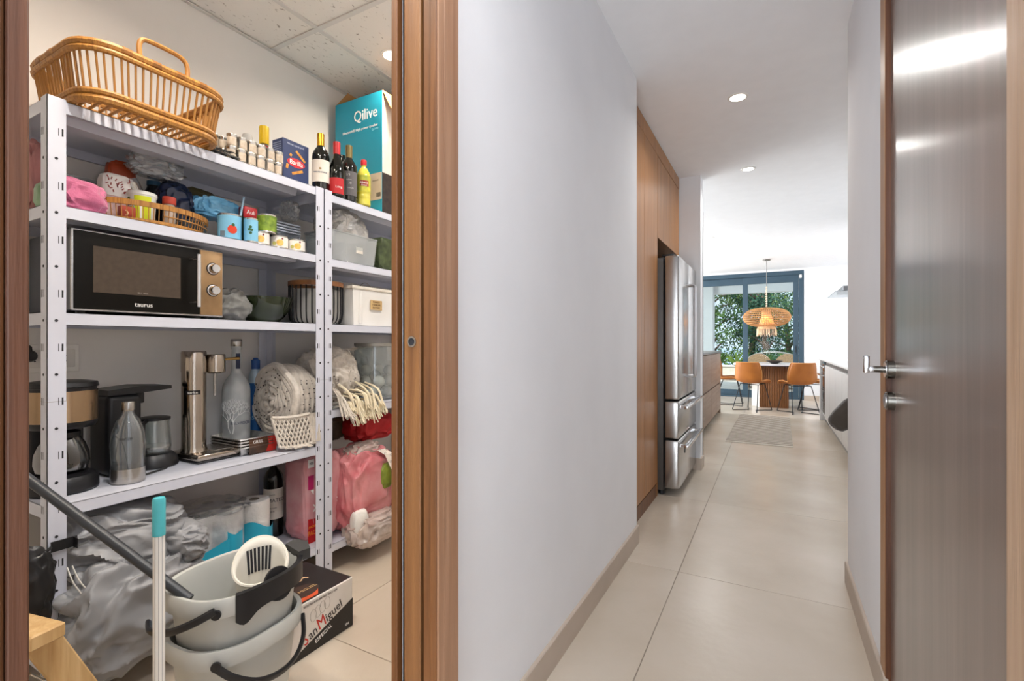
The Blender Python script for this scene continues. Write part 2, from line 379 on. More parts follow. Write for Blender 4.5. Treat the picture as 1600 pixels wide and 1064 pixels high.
ob('pull_hole', MB().lathe([(.0085, 0), (.0085, .0008)], 20, X=Matrix.Translation((0, 0, 1.098)) @ Matrix.Rotation(R(90), 4, 'X')), dark_hole, rg)
# ---------------------------------------------------------------- dark door in the right wall
d1 = thing('door_1', 'dark grey-brown wooden door with steel lever handle on the right', 'door', (.30, 1.38, 0), kind='structure')
ob('leaf', MB().rbox(.003, .043, -.452, .386, .006, 2.19, .002, 1), door_m, d1)
hd = ob('lever_handle', MB().lathe([(.026, 0), (.026, .017), (.0235, .020), (0, .020)], 28, X=Matrix.Translation((.003, .345, 1.024)) @ Matrix.Rotation(R(-90), 4, 'Y')), M('dark_nickel', '77746e', .25, 1), d1)
ob('rosette_face', MB().lathe([(.012, .020), (.0235, .020), (.0235, .0215), (.012, .0215)], 28, X=Matrix.Translation((.003, .345, 1.024)) @ Matrix.Rotation(R(-90), 4, 'Y'), close=True), chrome, hd)
ob('neck', MB().tube([(-.017, .345, 1.024), (-.045, .345, 1.024)], .0095, 14), M('dark_nickel'), hd)
ob('grip', MB().rbox(-.066, -.040, .337, .353, 1.015, 1.032, .003, 2).rbox(-.068, -.054, .335, .355, 1.013, 1.064, .003, 2), chrome, hd)
ck = ob('lock_rosette', MB().lathe([(.026, 0), (.026, .017), (.0235, .020), (0, .020)], 28, X=Matrix.Translation((.003, .345, .934)) @ Matrix.Rotation(R(-90), 4, 'Y')), M('dark_nickel'), d1)
ob('key_cylinder', MB().lathe([(.0195, 0), (.0195, .002)], 18, X=Matrix.Translation((-.017, .345, .934)) @ Matrix.Rotation(R(-90), 4, 'Y')), chrome, ck)
t3 = thing('trim_3', 'walnut frame around the dark wooden door on the right', 'door frame', (.30, 1.38, 0), kind='structure')
beige_w = wood('near_casing_wood', 'b0967f', '96795f', .45, 2, 4, 'a4886f')
ob('casing', MB().rbox(-.010, 0, .390, .463, 0, 2.27, .003, 1), wood('door_casing_wood', 'a67b55', '8a6040', .45, 2, 4, '986d48'), t3)
ob('jamb_strip', MB().rbox(-.0095, .10, .3865, .3905, 0, 2.24, .002, 1), walnut_d, t3)
ob('plinth_block', MB().rbox(-.014, 0, .386, .466, 0, .115, .003, 1), skirt_m, t3)
ob('casing', MB().rbox(-.016, 0, -.585, -.466, 0, 2.27, .003, 1), beige_w, t3)
ob('jamb_strip', MB().rbox(.0, .10, -.475, -.456, 0, 2.24, .002, 1), walnut_d, t3)
# unseen wooden frame added round the area fill behind the camera
f1 = thing('fill_light_frame', 'unseen wooden frame added around the fill light behind the camera', 'door', (-.18, -1.65, 0), kind='structure')
ob('frame', MB().box(-.40, -.33, -.03, .03, 0, 2.25).box(.33, .40, -.03, .03, 0, 2.25).box(-.33, .33, -.03, .03, 2.15, 2.25).box(-.33, .33, -.03, .03, 0, .12), walnut, f1)

# ---------------------------------------------------------------- downlights
lens_m = M('lamp_lens', 'fff6ea', .5, emit=9, var=0)
lensw_m = M('warm_lamp_lens', 'ffe9c8', .5, emit=12, var=0)
def downlight(x, y, z, watt, label, col=(1, .98, .95), group='recessed ceiling downlights', lens=None, r=.043, blend=150):
    t = thing('downlight', label, 'downlight', (x, y, z), group=group)
    ob('ring', MB().lathe([(r, 0), (r, -.004), (r+.012, -.003), (r+.014, 0)], 28, close=True), white_pl, t)
    ob('lens', MB().lathe([(r-.001, -.001), (r-.001, -.0022)], 28), lens or lens_m, t)
    l = light('downlight_lamp', 'AREA', (x, y, z-.006), (0, 0, 0), watt, col, shape='DISK', size=.08, spread=R(blend))
    return t
downlight(-.183, 3.135, CH, 7, 'round recessed downlight above the hall beside the oak cabinet')
downlight(-.183, 4.467, CH, 6, 'second round downlight above the steel fridge')
downlight(-.764, 7.159, CH, 10, 'small far downlight over the kitchen island')
downlight(.799, 8.607, CH, 10, 'small far downlight above the right-hand worktop')
downlight(-.183, .45, CH, 10, 'unseen fill downlight added in the hall above the pantry doorway', (.97, .98, 1))  # lamp added out of view to send cool light onto the pantry shelves
downlight(-1.75, 1.90, 2.6015, 7, 'glowing warm downlight in the pantry ceiling tiles', (1, .85, .68), lens=lensw_m)
downlight(-1.55, .67, 2.6015, 8, 'warm downlight in the pantry ceiling above the wicker basket', (1, .85, .68), lens=lensw_m)
downlight(-1.04, .67, 2.6015, 14, 'unseen fill downlight added to the pantry ceiling inside the doorway', (1, .93, .84), lens=lensw_m)  # extra lamp added to brighten the shelf fronts
downlight(-1.04, 1.87, 2.6015, 10, 'unseen fill downlight added in the far pantry behind the doorway jamb', (1, .98, .96), lens=lensw_m)  # another added shelf-front fill, hidden from view
# ================================================================ PANTRY
# ---------------------------------------------------------------- shelving units
def shelving(name, label, y0, wd, levels, dp=.42):
    t = thing(name, label, 'shelving', (-1.84, y0, 0), group='white metal shelving units')
    H = 1.82; th = .002; fw = .044
    for k, (x, y, sx, sy) in enumerate(((0, 0, -1, 1), (0, wd, -1, -1), (-dp, 0, 1, 1), (-dp, wd, 1, -1))):
        def ang(z0, z1, e):
            m = MB(); m.box(*sorted((x, x+sx*th)), *sorted((y, y+sy*(fw-e))), z0, z1); m.box(*sorted((x, x+sx*(fw-e))), *sorted((y, y+sy*th)), z0, z1); return m
        m = ang(0, .928, 0); m2 = ang(.929, H, .0008); m.add(m2.v, m2.f)
        p = ob('post', m, white_metal, t, sharp=30)
        h = MB(); z = .06; i = 0
        while z < H-.03:
            for ax in (0, 1):
                if i % 2 == 0:
                    c = (y+sy*.021) if ax == 0 else (x+sx*.024)
                    X = (Matrix.Translation((x-sx*.0004, c, z)) @ Matrix.Rotation(R(90), 4, 'Y')) if ax == 0 else (Matrix.Translation((c, y-sy*.0004, z)) @ Matrix.Rotation(R(90), 4, 'X'))
                    h.lathe([(.0042, -.0004), (.0042, .0004)], 10, X=X)
                else:
                    for o_ in (.026, .035):
                        w_ = .0020 if o_ > .03 else .0007
                        if ax == 0: h.box(x-.0005, x+.0005, *sorted((y+sy*(o_-w_), y+sy*(o_+w_))), z-.011, z+.011)
                        else: h.box(*sorted((x+sx*(o_-w_), x+sx*(o_+w_))), y-.0005, y+.0005, z-.011, z+.011)
            z += .079; i += 1
        ob('slot_holes', h, dark_hole, p, kind='stuff')
    for z in levels:
        a, b, c, d = -dp+.003, -.003, .003, wd-.003; l = .037
        s = MB().box(a, b, c, d, z-.0015, z)
        s.box(b-.0015, b, c, d, z-l, z).box(a, a+.0015, c, d, z-l, z).box(a, b, c, c+.0015, z-l, z).box(a, b, d-.0015, d, z-l, z)
        s.box(b-.012, b, c, d, z-l, z-l+.0015).box(a, a+.012, c, d, z-l, z-l+.0015)
        sh = ob('shelf', s, white_metal, t, sharp=30)
        ob('stiffener', MB().prism([(-.19, z-.003), (-.18, z-.028), (-.12, z-.028), (-.11, z-.003)], .06, wd-.06, 'y'), white_metal, sh)
    return t
Z1, Z2, Z3, Z4, Z5 = 1.816, 1.506, 1.190, .622, .165
shelving('shelving_unit', 'white metal shelving unit holding the microwave and coffee makers', .575, .972, (Z1, Z2, Z3, Z4, Z5))
U1, U2, U3, U4, U5 = 1.806, 1.500, 1.190, .780, .142
shelving('shelving_unit', 'white metal shelving unit holding the big teal box', 1.551, .95, (U1, U2, U3, U4, U5))

# ---------------------------------------------------------------- big wicker basket on top
def basket():
    t = thing('wicker_basket', 'large rectangular cane basket overhanging the top shelf edge', 'basket', (-1.940, .825, Z1+.001))
    b0 = rrect(-.195, .185, -.190, .205, .085, 6, .013); b1 = rrect(-.215, .205, -.205, .222, .095, 6, .170)
    ob('bottom_rim', MB().tube(b0, .013, 8, True), cane, t)
    ob('bottom_band', MB().tube([(x*1.02, y*1.02, .034) for x, y, z in b0], .010, 8, True), cane, t)
    ob('top_rim', MB().tube(b1, .0125, 8, True), cane, t)
    ob('rim_band', MB().tube([(x*1.015, y*1.015, .151) for x, y, z in b1], .009, 8, True), cane, t)
    ob('inner_rim', MB().tube([(x*.965, y*.965, .176) for x, y, z in b1], .008, 8, True), cane, t)
    n = 76
    for p, q in zip(along(b0, n), along(b1, n)):
        j = random.uniform(-.002, .002); bar('slat', (p.x, p.y+j, .035), (q.x, q.y+j, .152), .0032, cane, t, 6, .0042)
    for i in range(15):
        y = -.17+.355*i/14; e = .185 if abs(y) < .15 else .16
        bar('bottom_slat', (-e-.005, y, .010), (e-.008, y, .010), .0045, cane, t)
    for x in (-.09, .08): bar('bottom_runner', (x, -.185, .006), (x, .2, .006), .005, cane, t)
    hp = smooth([(.197, -.060, .17), (.197, -.063, .215), (.197, -.052, .238), (.197, -.02, .243), (.197, .035, .242), (.197, .066, .234), (.197, .078, .212), (.197, .077, .17)], 4)
    ob('handle', MB().tube(hp, .0075, 8), cane, t)
    # darker binding turns round the corners of the rim
    bind = M('cane_binding', '8a5a26', .5, var=.15)
    for k, (x, y) in enumerate(((.205, -.10), (.205, -.02), (.205, .05), (.205, .12), (-.0, -.205), (-.08, -.205))):
        ob('binding', MB().tube([(x, y-.012, .17), (x, y+.012, .17)] if abs(x) > .2 else [(x-.012, y, .17), (x+.012, y, .17)], .0135, 10), bind, t)
basket()
# ---------------------------------------------------------------- things on the top shelf
def coil():
    pts = []
    for k in range(150):
        a = k*.29; rr = .034+.010*math.sin(k*.21); pts.append((rr*math.cos(a)*.55, rr*1.5*math.sin(a), .006+.011*(1+math.sin(k*.37))*(.3+.7*abs(math.sin(k*.05)))))
    o = ob('cable_coil', MB().tube(pts, .0022, 6), black_pl, None, (-1.868, 1.098, Z1+.001)); tag(o, 'loosely coiled black cable on the top shelf beside the cane basket', 'cable')
coil()
tin_m = M('tin_metal', 'c9c6c0', .22, 1, var=.08); tin_l = M('tin_label', 'a9967f', .5, col2='cfc5b6', scale=40)
def tin(x, y, z, lab, tz=0):
    t = thing('small_tin', lab, 'tin', (x, y, z), tz, 'stacked small tins')
    ob('can', MB().lathe([(.0165, 0), (.0185, .002), (.0178, .005), (.0178, .044), (.019, .046), (.019, .049), (.017, .0485), (.0165, .0475), (0, .0475)], 20), tin_m, t)
    ob('label', MB().arc(.0182, R(-75), R(40), .008, .041, 14), tin_l, t)
    ob('lid', MB().lathe([(.0188, .0492), (.0195, .0515), (.0188, .054), (0, .0545)], 20), tin_m, t)
    return t
tin0 = None
def put_tin(x, y, z, lab):
    global tin0
    if tin0 is None: tin0 = tin(x, y, z, lab); return
    c = copy_tree(tin0); c.location = (x, y, z); c.rotation_euler.z = random.uniform(-.5, .5); c['label'] = lab
ORD = ['first', 'second', 'third', 'fourth', 'fifth', 'sixth', 'seventh']
for k in range(6): put_tin(-1.872, 1.128+k*.041, Z1+.0005, ORD[k]+' silver tin from the cane basket in the front bottom row')
for k in range(6): put_tin(-1.886, 1.141+k*.041, Z1+.0562, ORD[k]+' silver tin from the cane basket in the front upper row')
for k in range(5): put_tin(-1.945, 1.06+k*.041, Z1+.0005, ORD[k]+' silver tin from the cane basket in the rear bottom row')
for k in range(5): put_tin(-1.945, 1.06+k*.041, Z1+.0562, ORD[k]+' silver tin from the cane basket in the rear upper row')
PHI = R(-42)   # direction from the shelves towards the hall
def bottle(name, label, cat, loc, prof, mat, caps=None, lab=None, group=None, n=28):
    t = thing(name, label, cat, loc, group=group)
    body = ob('bottle_body', MB().lathe(prof, n), mat, t)
    if caps: ob(caps[0], MB().lathe(caps[1], n), caps[2], t)
    if lab:
        r, z0, z1, lm, half = lab; ob('paper_label', MB().arc(r+.0004, PHI-half, PHI+half, z0, z1, 20), lm, t)
    return t
winegl = M('dark_bottle_glass', '0d0f0c', .08, var=.1, spec=.7)
def bord(r, h, sh):   # bordeaux bottle profile: radius, height, shoulder height
    return [(r*.8, 0), (r, .006), (r, sh), (r*.96, sh+.018), (r*.75, sh+.038), (r*.45, sh+.055), (.0145, sh+.068), (.0142, h-.012), (.0158, h-.010), (.0158, h), (0, h)]
cream_lab = M('cream_paper_label', 'dcd6cb', .7, var=.03)
b = bottle('wine_bottle', 'wine bottle with gold capsule and cream label on the top shelf', 'bottle', (-1.905, 1.583, U1+.001), bord(.040, .29, .175), winegl,
           ('capsule', [(.0165, .225), (.0168, .29), (.0163, .294), (0, .294)], M('gold_foil', 'c8952a', .3, .7, var=.1)), (.040, .055, .160, cream_lab, R(75)))
textc('MARQUES DE RISCAL', .0085, M('blue_grey_ink', '59657a', .6), b, .0412, PHI, .10, .8)
ob('emblem', MB().arc(.0412, PHI-.12, PHI+.12, .113, .121, 6), M('ochre_ink', '8c7440', .6), b)
def burg(r, h, sh): return [(r*.8, 0), (r, .006), (r, sh), (r*.93, sh+.025), (r*.72, sh+.055), (r*.5, sh+.08), (.0145, sh+.10), (.0142, h-.012), (.0158, h-.01), (.0158, h), (0, h)]
b = bottle('wine_bottle', 'wine bottle with red capsule and red label below', 'bottle', (-1.872, 1.650, U1+.001), burg(.041, .268, .11), winegl,
           ('capsule', [(.0165, .212), (.0172, .268), (.0166, .272), (0, .272)], M('red_foil', 'b5232a', .35, var=.06)), (.041, .012, .088, M('red_paper_label', 'b01c22', .6, var=.04), R(50)))
textc('Long', .016, white_pr, b, .0424, PHI+.25, .045)
b = bottle('wine_bottle', 'dark wine bottle with grey scribbled label beside the oil', 'bottle', (-1.884, 1.738, U1+.001), bord(.040, .285, .165), winegl,
           ('capsule', [(.0165, .215), (.0170, .285), (.0165, .289), (0, .289)], M('olive_foil', '6f6238', .45, .3, var=.15)), (.040, .030, .150, M('grey_paper_label', '5d5a5c', .7, var=.08), R(70)))
for k, (s_, z_) in enumerate((('2/3', .132), ('ao~', .108), ('30', .09), ('LUZON', .066))): textc(s_, .016 if k < 3 else .008, M('pale_grey_ink', 'b9b7b4', .6), b, .0412, PHI-.1+.1*k, z_)
b = bottle('wine_bottle', 'dark bottle half hidden behind the grey labelled wine', 'bottle', (-1.985, 1.785, U1+.001), bord(.038, .275, .165), winegl)
oil_m = M('oil_in_bottle', 'd3cc62', .08, col2='bdb22a', scale=20)
b = bottle('oil_bottle', 'plastic oil bottle with red cap and yellow oil', 'bottle', (-1.868, 1.822, U1+.001),
           [(.030, 0), (.035, .006), (.0345, .03), (.033, .035), (.0345, .04), (.0345, .055), (.033, .06), (.0345, .065), (.0345, .15), (.030, .175), (.018, .197), (.012, .205), (.012, .214), (0, .214)], oil_m,
           ('cap', [(.0145, .214), (.0152, .216), (.0152, .238), (.0145, .241), (0, .241)], M('red_cap', 'd3202a', .35)), (.0345, .07, .155, M('oil_label', 'cfc43a', .5, col2='7f9432', scale=30), R(75)))
ob('red_badge', MB().arc(.0355, PHI-.6, PHI+.7, .098, .128, 14), M('brown_red_badge', '8e2f22', .5, var=.2), b)
textc('Abaco', .016, white_pr, b, .0362, PHI, .116); textc('Girasol', .010, white_pr, b, .0362, PHI, .103)
bottle('oil_bottle', 'yellow bottle squeezed behind the grey labelled wine and the oil', 'bottle', (-1.952, 1.842, U1+.001),
       [(.03, 0), (.033, .005), (.033, .14), (.014, .17), (.014, .185), (0, .185)], M('yellow_bottle', 'cfae1e', .3, var=.06))
b = bottle('syrup_bottle', 'clear bottle with tall yellow cap behind the tins', 'bottle', (-2.10, 1.424, Z1+.001),
           [(.030, 0), (.033, .006), (.033, .14), (.025, .165), (.018, .185), (.018, .215), (0, .215)], clear,
           ('cap', [(.0205, .215), (.0212, .217), (.0212, .292), (.020, .298), (0, .298)], M('yellow_cap', 'd9b40c', .4, var=.04)), (.018, .19, .208, M('brown_red_badge', '8e2f22'), R(179)))
t = thing('shaker_bottle', 'pale bottle with rounded grey lid behind the tins', 'bottle', (-2.12, 1.355, Z1+.001))
ob('bottle_body', MB().lathe([(.026, 0), (.028, .01), (.028, .18), (.022, .19), (0, .19)], 24), white_pl, t)
ob('lid', MB().lathe([(.024, .19), (.024, .225), (.020, .238), (.01, .244), (0, .245)], 24), M('grey_lid', 'b3b2b0', .5), t)
# pasta box
def pasta():
    t = thing('pasta_box', 'dark blue pasta box with red oval logo beside the wine', 'box', (-1.925, 1.395, Z1+.001))
    nv = M('navy_card', '20315c', .45, var=.04)
    ob('carton', MB().rbox(-.075, 0, 0, .137, 0, .205, .002, 1), nv, t)
    red = M('red_logo', 'c0202a', .45, var=.03); F = .0006
    ob('logo_oval', MB().prism([(.0685+.047*math.cos(a)*abs(math.cos(a))**.25, .108+.021*math.sin(a)) for a in [2*math.pi*k/28 for k in range(28)]], 0, F, 'x'), red, t)
    text('Barilla', .030, white_pr, t, (F+.0005, .0685, .108), (0, 1, 0), (0, 0, 1), .95)
    text('PENNE LISCE N°71', .011, M('pale_blue_ink', 'b8c2da', .6), t, (F, .066, .186), (0, 1, 0), (0, 0, 1), 1)
    pm = M('penne_print', 'd99a36', .5, col2='b57420', scale=50)
    for cy, cz, an, L in ((.092, .145, -38, .062), (.075, .068, 24, .062), (.022, .083, 80, .022), (.040, .138, 60, .014)):
        X = Matrix.Translation((F/2, cy, cz)) @ Matrix.Rotation(R(an), 4, 'X')
        ob('penne_picture', MB().rbox(-F/2, F/2+.0005, -L/2, L/2, -.006, .006, .0005, 1, X=X), pm, t)
    for k in range(9): ob('print_line', MB().box(-.068, -.012, -.0006, 0, .11+.0095*k, .114+.0095*k), M('side_print', '8793b0', .6), t)
pasta()
# teal speaker box
def teal():
    x0, x1, y0, y1, h = -2.205, -1.85, 1.935, 2.25, .655
    t = thing('speaker_box', 'tall teal cardboard box with open flaps at the shelf end', 'box', (x0, y0, U1+.001))
    Wd = x1-x0; D = y1-y0; tl = M('teal_card', '1f9ab5', .42, col2='1b90ab', scale=3); cd = M('brown_card', 'b88a58', .8, var=.05); wc = M('white_card', 'd9cdc0', .6)
    th = .004
    ob('front_panel', MB().box(0, Wd, 0, th, 0, h), tl, t)
    ob('side_panel', MB().box(Wd-th, Wd, th, D, 0, h), wc, t); ob('side_panel', MB().box(0, th, th, D, 0, h), tl, t)
    ob('back_panel', MB().box(th, Wd-th, D-th, D, 0, h), cd, t); ob('bottom_panel', MB().box(th, Wd-th, th, D-th, 0, th), cd, t)
    ob('dark_print', MB().box(Wd, Wd+.0006, .002, D, 0, .215), M('dark_carton_print', '3a2f28', .6, col2='20191a', scale=40), t)
    for xa, an in ((0, 1), (Wd, -1)):
        p = [(xa, .004, h), (xa, D-.004, h), (xa+an*.075, D-.02, h+.058), (xa+an*.075, .02, h+.058)]
        if an < 0: p = [(xa, .004, h), (xa, D-.004, h), (xa+.045, D-.01, h-.10), (xa+.045, .02, h-.10)]
        m = MB().add(p+[(a+.002, b_, c+.003) for a, b_, c in p], [(0, 1, 2, 3), (7, 6, 5, 4), (0, 4, 5, 1), (1, 5, 6, 2), (2, 6, 7, 3), (3, 7, 4, 0)])
        ob('flap', m, cd, t)
    m = [(0.004, D, h), (Wd-.004, D, h), (Wd*.55, D-.05, h+.10), (.03, D-.03, h+.07)]
    ob('flap', MB().add(m+[(a, b_+.003, c) for a, b_, c in m], [(0, 1, 2, 3), (7, 6, 5, 4), (0, 4, 5, 1), (1, 5, 6, 2), (2, 6, 7, 3), (3, 7, 4, 0)]), cd, t)
    text('Qilive', .085, white_pr, t, (Wd*.66, -.0004, h-.105), (1, 0, 0), (0, 0, 1), .88)
    text('Bluetooth® High power speaker', .0205, white_pr, t, (Wd*.54, -.0004, h-.177), (1, 0, 0), (0, 0, 1), .98)
    text('Q.1490', .016, M('pale_teal_ink', '7fc4d2', .6), t, (Wd*.86, -.0004, h-.198), (1, 0, 0), (0, 0, 1))
    lb = ob('shipping_label', MB().box(Wd-.085, Wd-.001, -.0008, 0, .07, .215), M('beige_label', 'cdbfae', .7), t)
    text('Bluetooth', .011, M('grey_ink', '77706a', .6), t, (Wd-.045, -.0011, .175), (1, 0, 0), (0, 0, 1))
    for k in range(9): ob('barcode_bar', MB().box(Wd-.040+.0035*k, Wd-.0385+.0035*k+.0006*(k % 3), -.0012, -.0008, .085, .108), dark_hole, lb)
teal()

# ---------------------------------------------------------------- second shelf: round tray and its contents
def tray():
    t = thing('cane_tray', 'low oval cane tray full of groceries above the microwave', 'basket', (-2.035, .905, Z2+.001))
    def el(rx, ry, z, n=56): return [(rx*math.cos(2*math.pi*k/n), ry*math.sin(2*math.pi*k/n), z) for k in range(n)]
    ob('base', MB().lathe([(.165, 0), (.165, .006)], 48, sx=1, sy=1.16), cane, t)
    def band(z0, z1, rx, ry, n=56):
        m = MB(); m.grid(lambda u, v: ((rx+(.003 if v in (.25, .5) else -.003))*math.cos(2*math.pi*u), (ry+(.003 if v in (.25, .5) else -.003))*math.sin(2*math.pi*u), z1 if v in (.5, .75) else z0), n, 4, True, True); return m
    ob('bottom_band', band(.003, .015, .168, .196), cane, t); ob('top_band', band(.056, .074, .174, .203), cane, t)
    gr = M('cane_dark_tie', '8c5a24', .5)
    n = 84
    for k in range(n):
        a = 2*math.pi*k/n; bar('slat', (.168*math.cos(a), .196*math.sin(a), .014), (.174*math.cos(a), .203*math.sin(a), .058), .0016, cane, t, 5)
    for k in range(40):
        a = 2*math.pi*k/40; ob('tie', MB().box(-.0036, .0042, -.0007, .0007, .0555, .0745, X=Matrix.Rotation(a, 4, 'Z') @ Matrix.Translation((.174*.203/math.sqrt((.203*math.cos(a))**2+(.174*math.sin(a))**2), 0, 0))), gr, t)
    ob('front_rail', MB().tube([(.171*math.cos(a)+.004, .2*math.sin(a), .034) for a in [R(-5+5*k) for k in range(15)]], .0025, 6), cane, t)
tray()
ZT = Z2+.0085
def soft(name, label, cat, loc, dim, mat, seed, amp=.10, freq=2.4, sq=.6, sub=4, group=None, fold=0):
    o = ob(name, cloth(dim, seed, amp, (fold, fold*.8, fold*1.2), sq, 5, True, seed*.7) if fold else blob(dim, seed, amp, freq, sq, sub), mat, None, loc, sharp=60); return tag(o, label, cat, group)
def packet():
    t = thing('flour_packet', 'white paper packet with red print in the cane tray', 'packet', (-2.00, .800, ZT))
    ob('bag', blob((.055, .082, .165), 3, .05, 2, .35), M('packet_white', 'dedad6', .5, var=.03), t, sharp=60)
    pm = M('pink_window', 'b79a97', .5, var=.15, scale=60)
    ob('lower_print', MB().rbox(.0285, .0300, -.036, .036, .012, .088, .0005, 1), pm, t)
    rd = M('red_brown_ink', '8a2a22', .6)
    rp_ = random.Random(11)
    for k in range(22):
        y = rp_.uniform(-.033, .033); z = .100+.050*rp_.random(); X = Matrix.Translation((.0296, y, z)) @ Matrix.Rotation(rp_.uniform(-1.2, .6), 4, 'X')
        ob('red_mark', MB().box(-.0006, .0008, -.0014, .0014, -.0042, .0042, X=X), rd, t)
packet()
soft('brown_packet', 'brown clear-topped packet at the left end of the cane tray', 'packet', (-2.045, .742, ZT), (.06, .05, .125), M('brown_film', '8c7263', .4, var=.15), 5, .08, 2, .4)
soft('orange_packet', 'orange-red packet behind the white packet on the second shelf', 'packet', (-2.115, .865, ZT), (.05, .085, .245), M('orange_film', '9c3d1c', .35, var=.15), 7, .08, 2, .4)
soft('plastic_bag', 'crumpled clear plastic bag on top of the tray groceries', 'bag', (-2.055, .955, 1.722), (.085, .16, .085), film, 9, .30, 3, .8, fold=2.4)
t = thing('dark_jar', 'black jar with blue lid behind the wooden sticks', 'jar', (-2.115, .975, ZT)); ob('jar_body', MB().lathe([(.03, 0), (.033, .01), (.033, .165), (.024, .185), (.022, .195), (0, .195)], 24), M('dark_jar_glass', '1a1c20', .15), t); ob('lid', MB().lathe([(.024, .195), (.024, .212), (0, .214)], 24), M('petrol_lid', '1f4a66', .4), t)
t = thing('stick_jar', 'tilted clear jar of wooden sticks in the cane tray', 'jar', (-2.02, .915, ZT+.018)); t.rotation_euler = (R(24), 0, 0)
ob('jar_body', MB().lathe([(.024, 0), (.030, .008), (.030, .15), (.027, .165), (.025, .165), (.028, .15), (.028, .01), (0, .006)], 24), clear, t)
stick_m = M('pale_stick', 'c9a070', .7, var=.12)
for k in range(16): a = k*2.4; rr = .005+.017*(k/16); bar('stick', (rr*math.cos(a), rr*math.sin(a), .012), (rr*1.1*math.cos(a), rr*1.1*math.sin(a), .152), .0032, stick_m, t, 5)
def ytub():
    t = thing('yoghurt_tub', 'yellow-green and white tub standing in the cane tray', 'tub', (-1.965, .868, ZT))
    ob('tub', MB().lathe([(.034, 0), (.036, .004), (.041, .10), (.044, .104), (.044, .114), (.041, .116), (.038, .110), (0, .109)], 32), M('tub_white', 'e9ebe4', .4), t)
    def band(a0, a1, z0, z1, m): ob('print_band', MB().grid(lambda u, v: ((.0366+.0052*(z0+(z1-z0)*v)/.1)*math.cos(a0+(a1-a0)*u), (.0366+.0052*(z0+(z1-z0)*v)/.1)*math.sin(a0+(a1-a0)*u), z0+(z1-z0)*v), 14, 2), m, t)
    band(PHI-.25, PHI+1.0, .006, .098, M('lime_print', 'c6cf18', .45, var=.08)); band(PHI-.9, PHI-.3, .006, .06, M('olive_print', '8aa02a', .45, var=.2)); band(PHI+.15, PHI+.32, .02, .07, white_pr)
    ob('leaf_print', MB().lathe([(.0, 0), (.008, 0), (.008, .001), (0, .001)], 14, X=Matrix.Translation((.0415*math.cos(PHI-.75), .0415*math.sin(PHI-.75), .085)) @ Matrix.Rotation(PHI-.75, 4, 'Z') @ Matrix.Rotation(R(90), 4, 'Y')), M('leaf_ink', '5b6a33', .5), t)
ytub()
t = thing('spice_jar', 'small glass jar with red lid in the cane tray', 'jar', (-1.975, .960, ZT)); ob('jar_body', MB().lathe([(.018, 0), (.021, .005), (.021, .085), (.017, .095), (.017, .10), (0, .10)], 24), M('spice_glass', 'b7a79a', .15, var=.2), t); ob('lid', MB().lathe([(.0205, .10), (.0215, .102), (.0215, .125), (.0205, .127), (0, .127)], 24), M('coral_lid', 'cf4a35', .4), t)
t = thing('sauce_carton', 'small red printed carton low in the cane tray', 'carton', (-1.935, .808, ZT)); ob('carton', MB().rbox(-.02, .012, -.018, .024, 0, .05, .003, 2), M('red_carton', 'a33a22', .45, var=.1), t); textc('O', .03, M('cream_ink', 'e2c9a0', .6), t, .014, PHI, .025)
soft('chocolate_bag', 'shiny navy blue bag filling the middle of the tray', 'bag', (-2.06, 1.015, ZT), (.12, .115, .205), M('navy_film', '16233f', .25, var=.15), 12, .16, 2.3, .75, fold=2)
soft('black_pouch', 'black and gold pouch above the blue bag on the second shelf', 'pouch', (-2.10, 1.135, 1.635), (.05, .13, .10), M('black_gold_film', '15130f', .35, col2='4a4421', scale=16), 14, .15, 2.2, .6)
soft('blue_bag', 'light blue shiny bag spilling over the tray edge', 'bag', (-2.04, 1.165, Z2+.105), (.11, .19, .085), M('light_blue_film', '5ea9d6', .22, col2='86bfe0', scale=10), 16, .20, 2.6, .75, fold=2.2)
soft('dark_bag', 'dark packet lying low at the right side of the tray', 'packet', (-1.955, 1.025, ZT), (.07, .09, .05), M('charcoal_film', '2b3138', .3, var=.3), 17, .2, 3, .7)
soft('pink_glove', 'soft pink fleece bundle beside the post on the second shelf', 'glove', (-1.915, .670, Z2+.001), (.09, .13, .095), M('pink_fleece', 'c86a8c', .85, var=.05, sheen=.5, bump=.3, bscale=120), 22, .26, 1.5, .8)
soft('mauve_bag', 'mauve pink bag partly hidden behind the near post', 'bag', (-2.02, .60, Z2+.001), (.11, .048, .21), M('mauve_film', 'a4706e', .5, var=.12), 23, .1, 2, .6)
soft('green_bag', 'pale green bag low behind the near post', 'bag', (-1.925, .598, Z2+.001), (.06, .042, .07), M('pale_green_film', '7c9a78', .45, var=.15), 24, .1, 2, .6)
t = thing('plastic_tub', 'pale translucent plastic tub behind the pink bundle', 'tub', (-2.14, .70, Z2+.001)); frost = thin('frosted_plastic', 'dfe2e2', .3, .35, .2)
ob('tub', MB().rbox(-.07, .06, -.06, .10, 0, .15, .012, 3), frost, t); ob('lid', MB().rbox(-.073, .063, -.063, .103, .15, .162, .005, 2), frost, t)
def can(name, label, loc, r, h, lm, group=None, half=R(179), cat='can'):
    t = thing(name, label, cat, loc, group=group)
    ob('can', MB().lathe([(r*.95, 0), (r, .002), (r, .004), (r*.97, .006), (r*.97, h-.006), (r, h-.004), (r, h-.001), (r*.96, h), (r*.93, h-.003), (0, h-.003)], 32), tin_m, t)
    ob('label', MB().arc(r*.975, PHI-half, PHI+half, .007, h-.007, 32), lm, t)
    return t
bl = M('sky_blue_label', '86c3e0', .4, col2='78b8d8', scale=5)
t = can('tomato_can', 'pale blue can printed with a red tomato', (-1.915, 1.150, Z2+.001), .043, .105, bl)
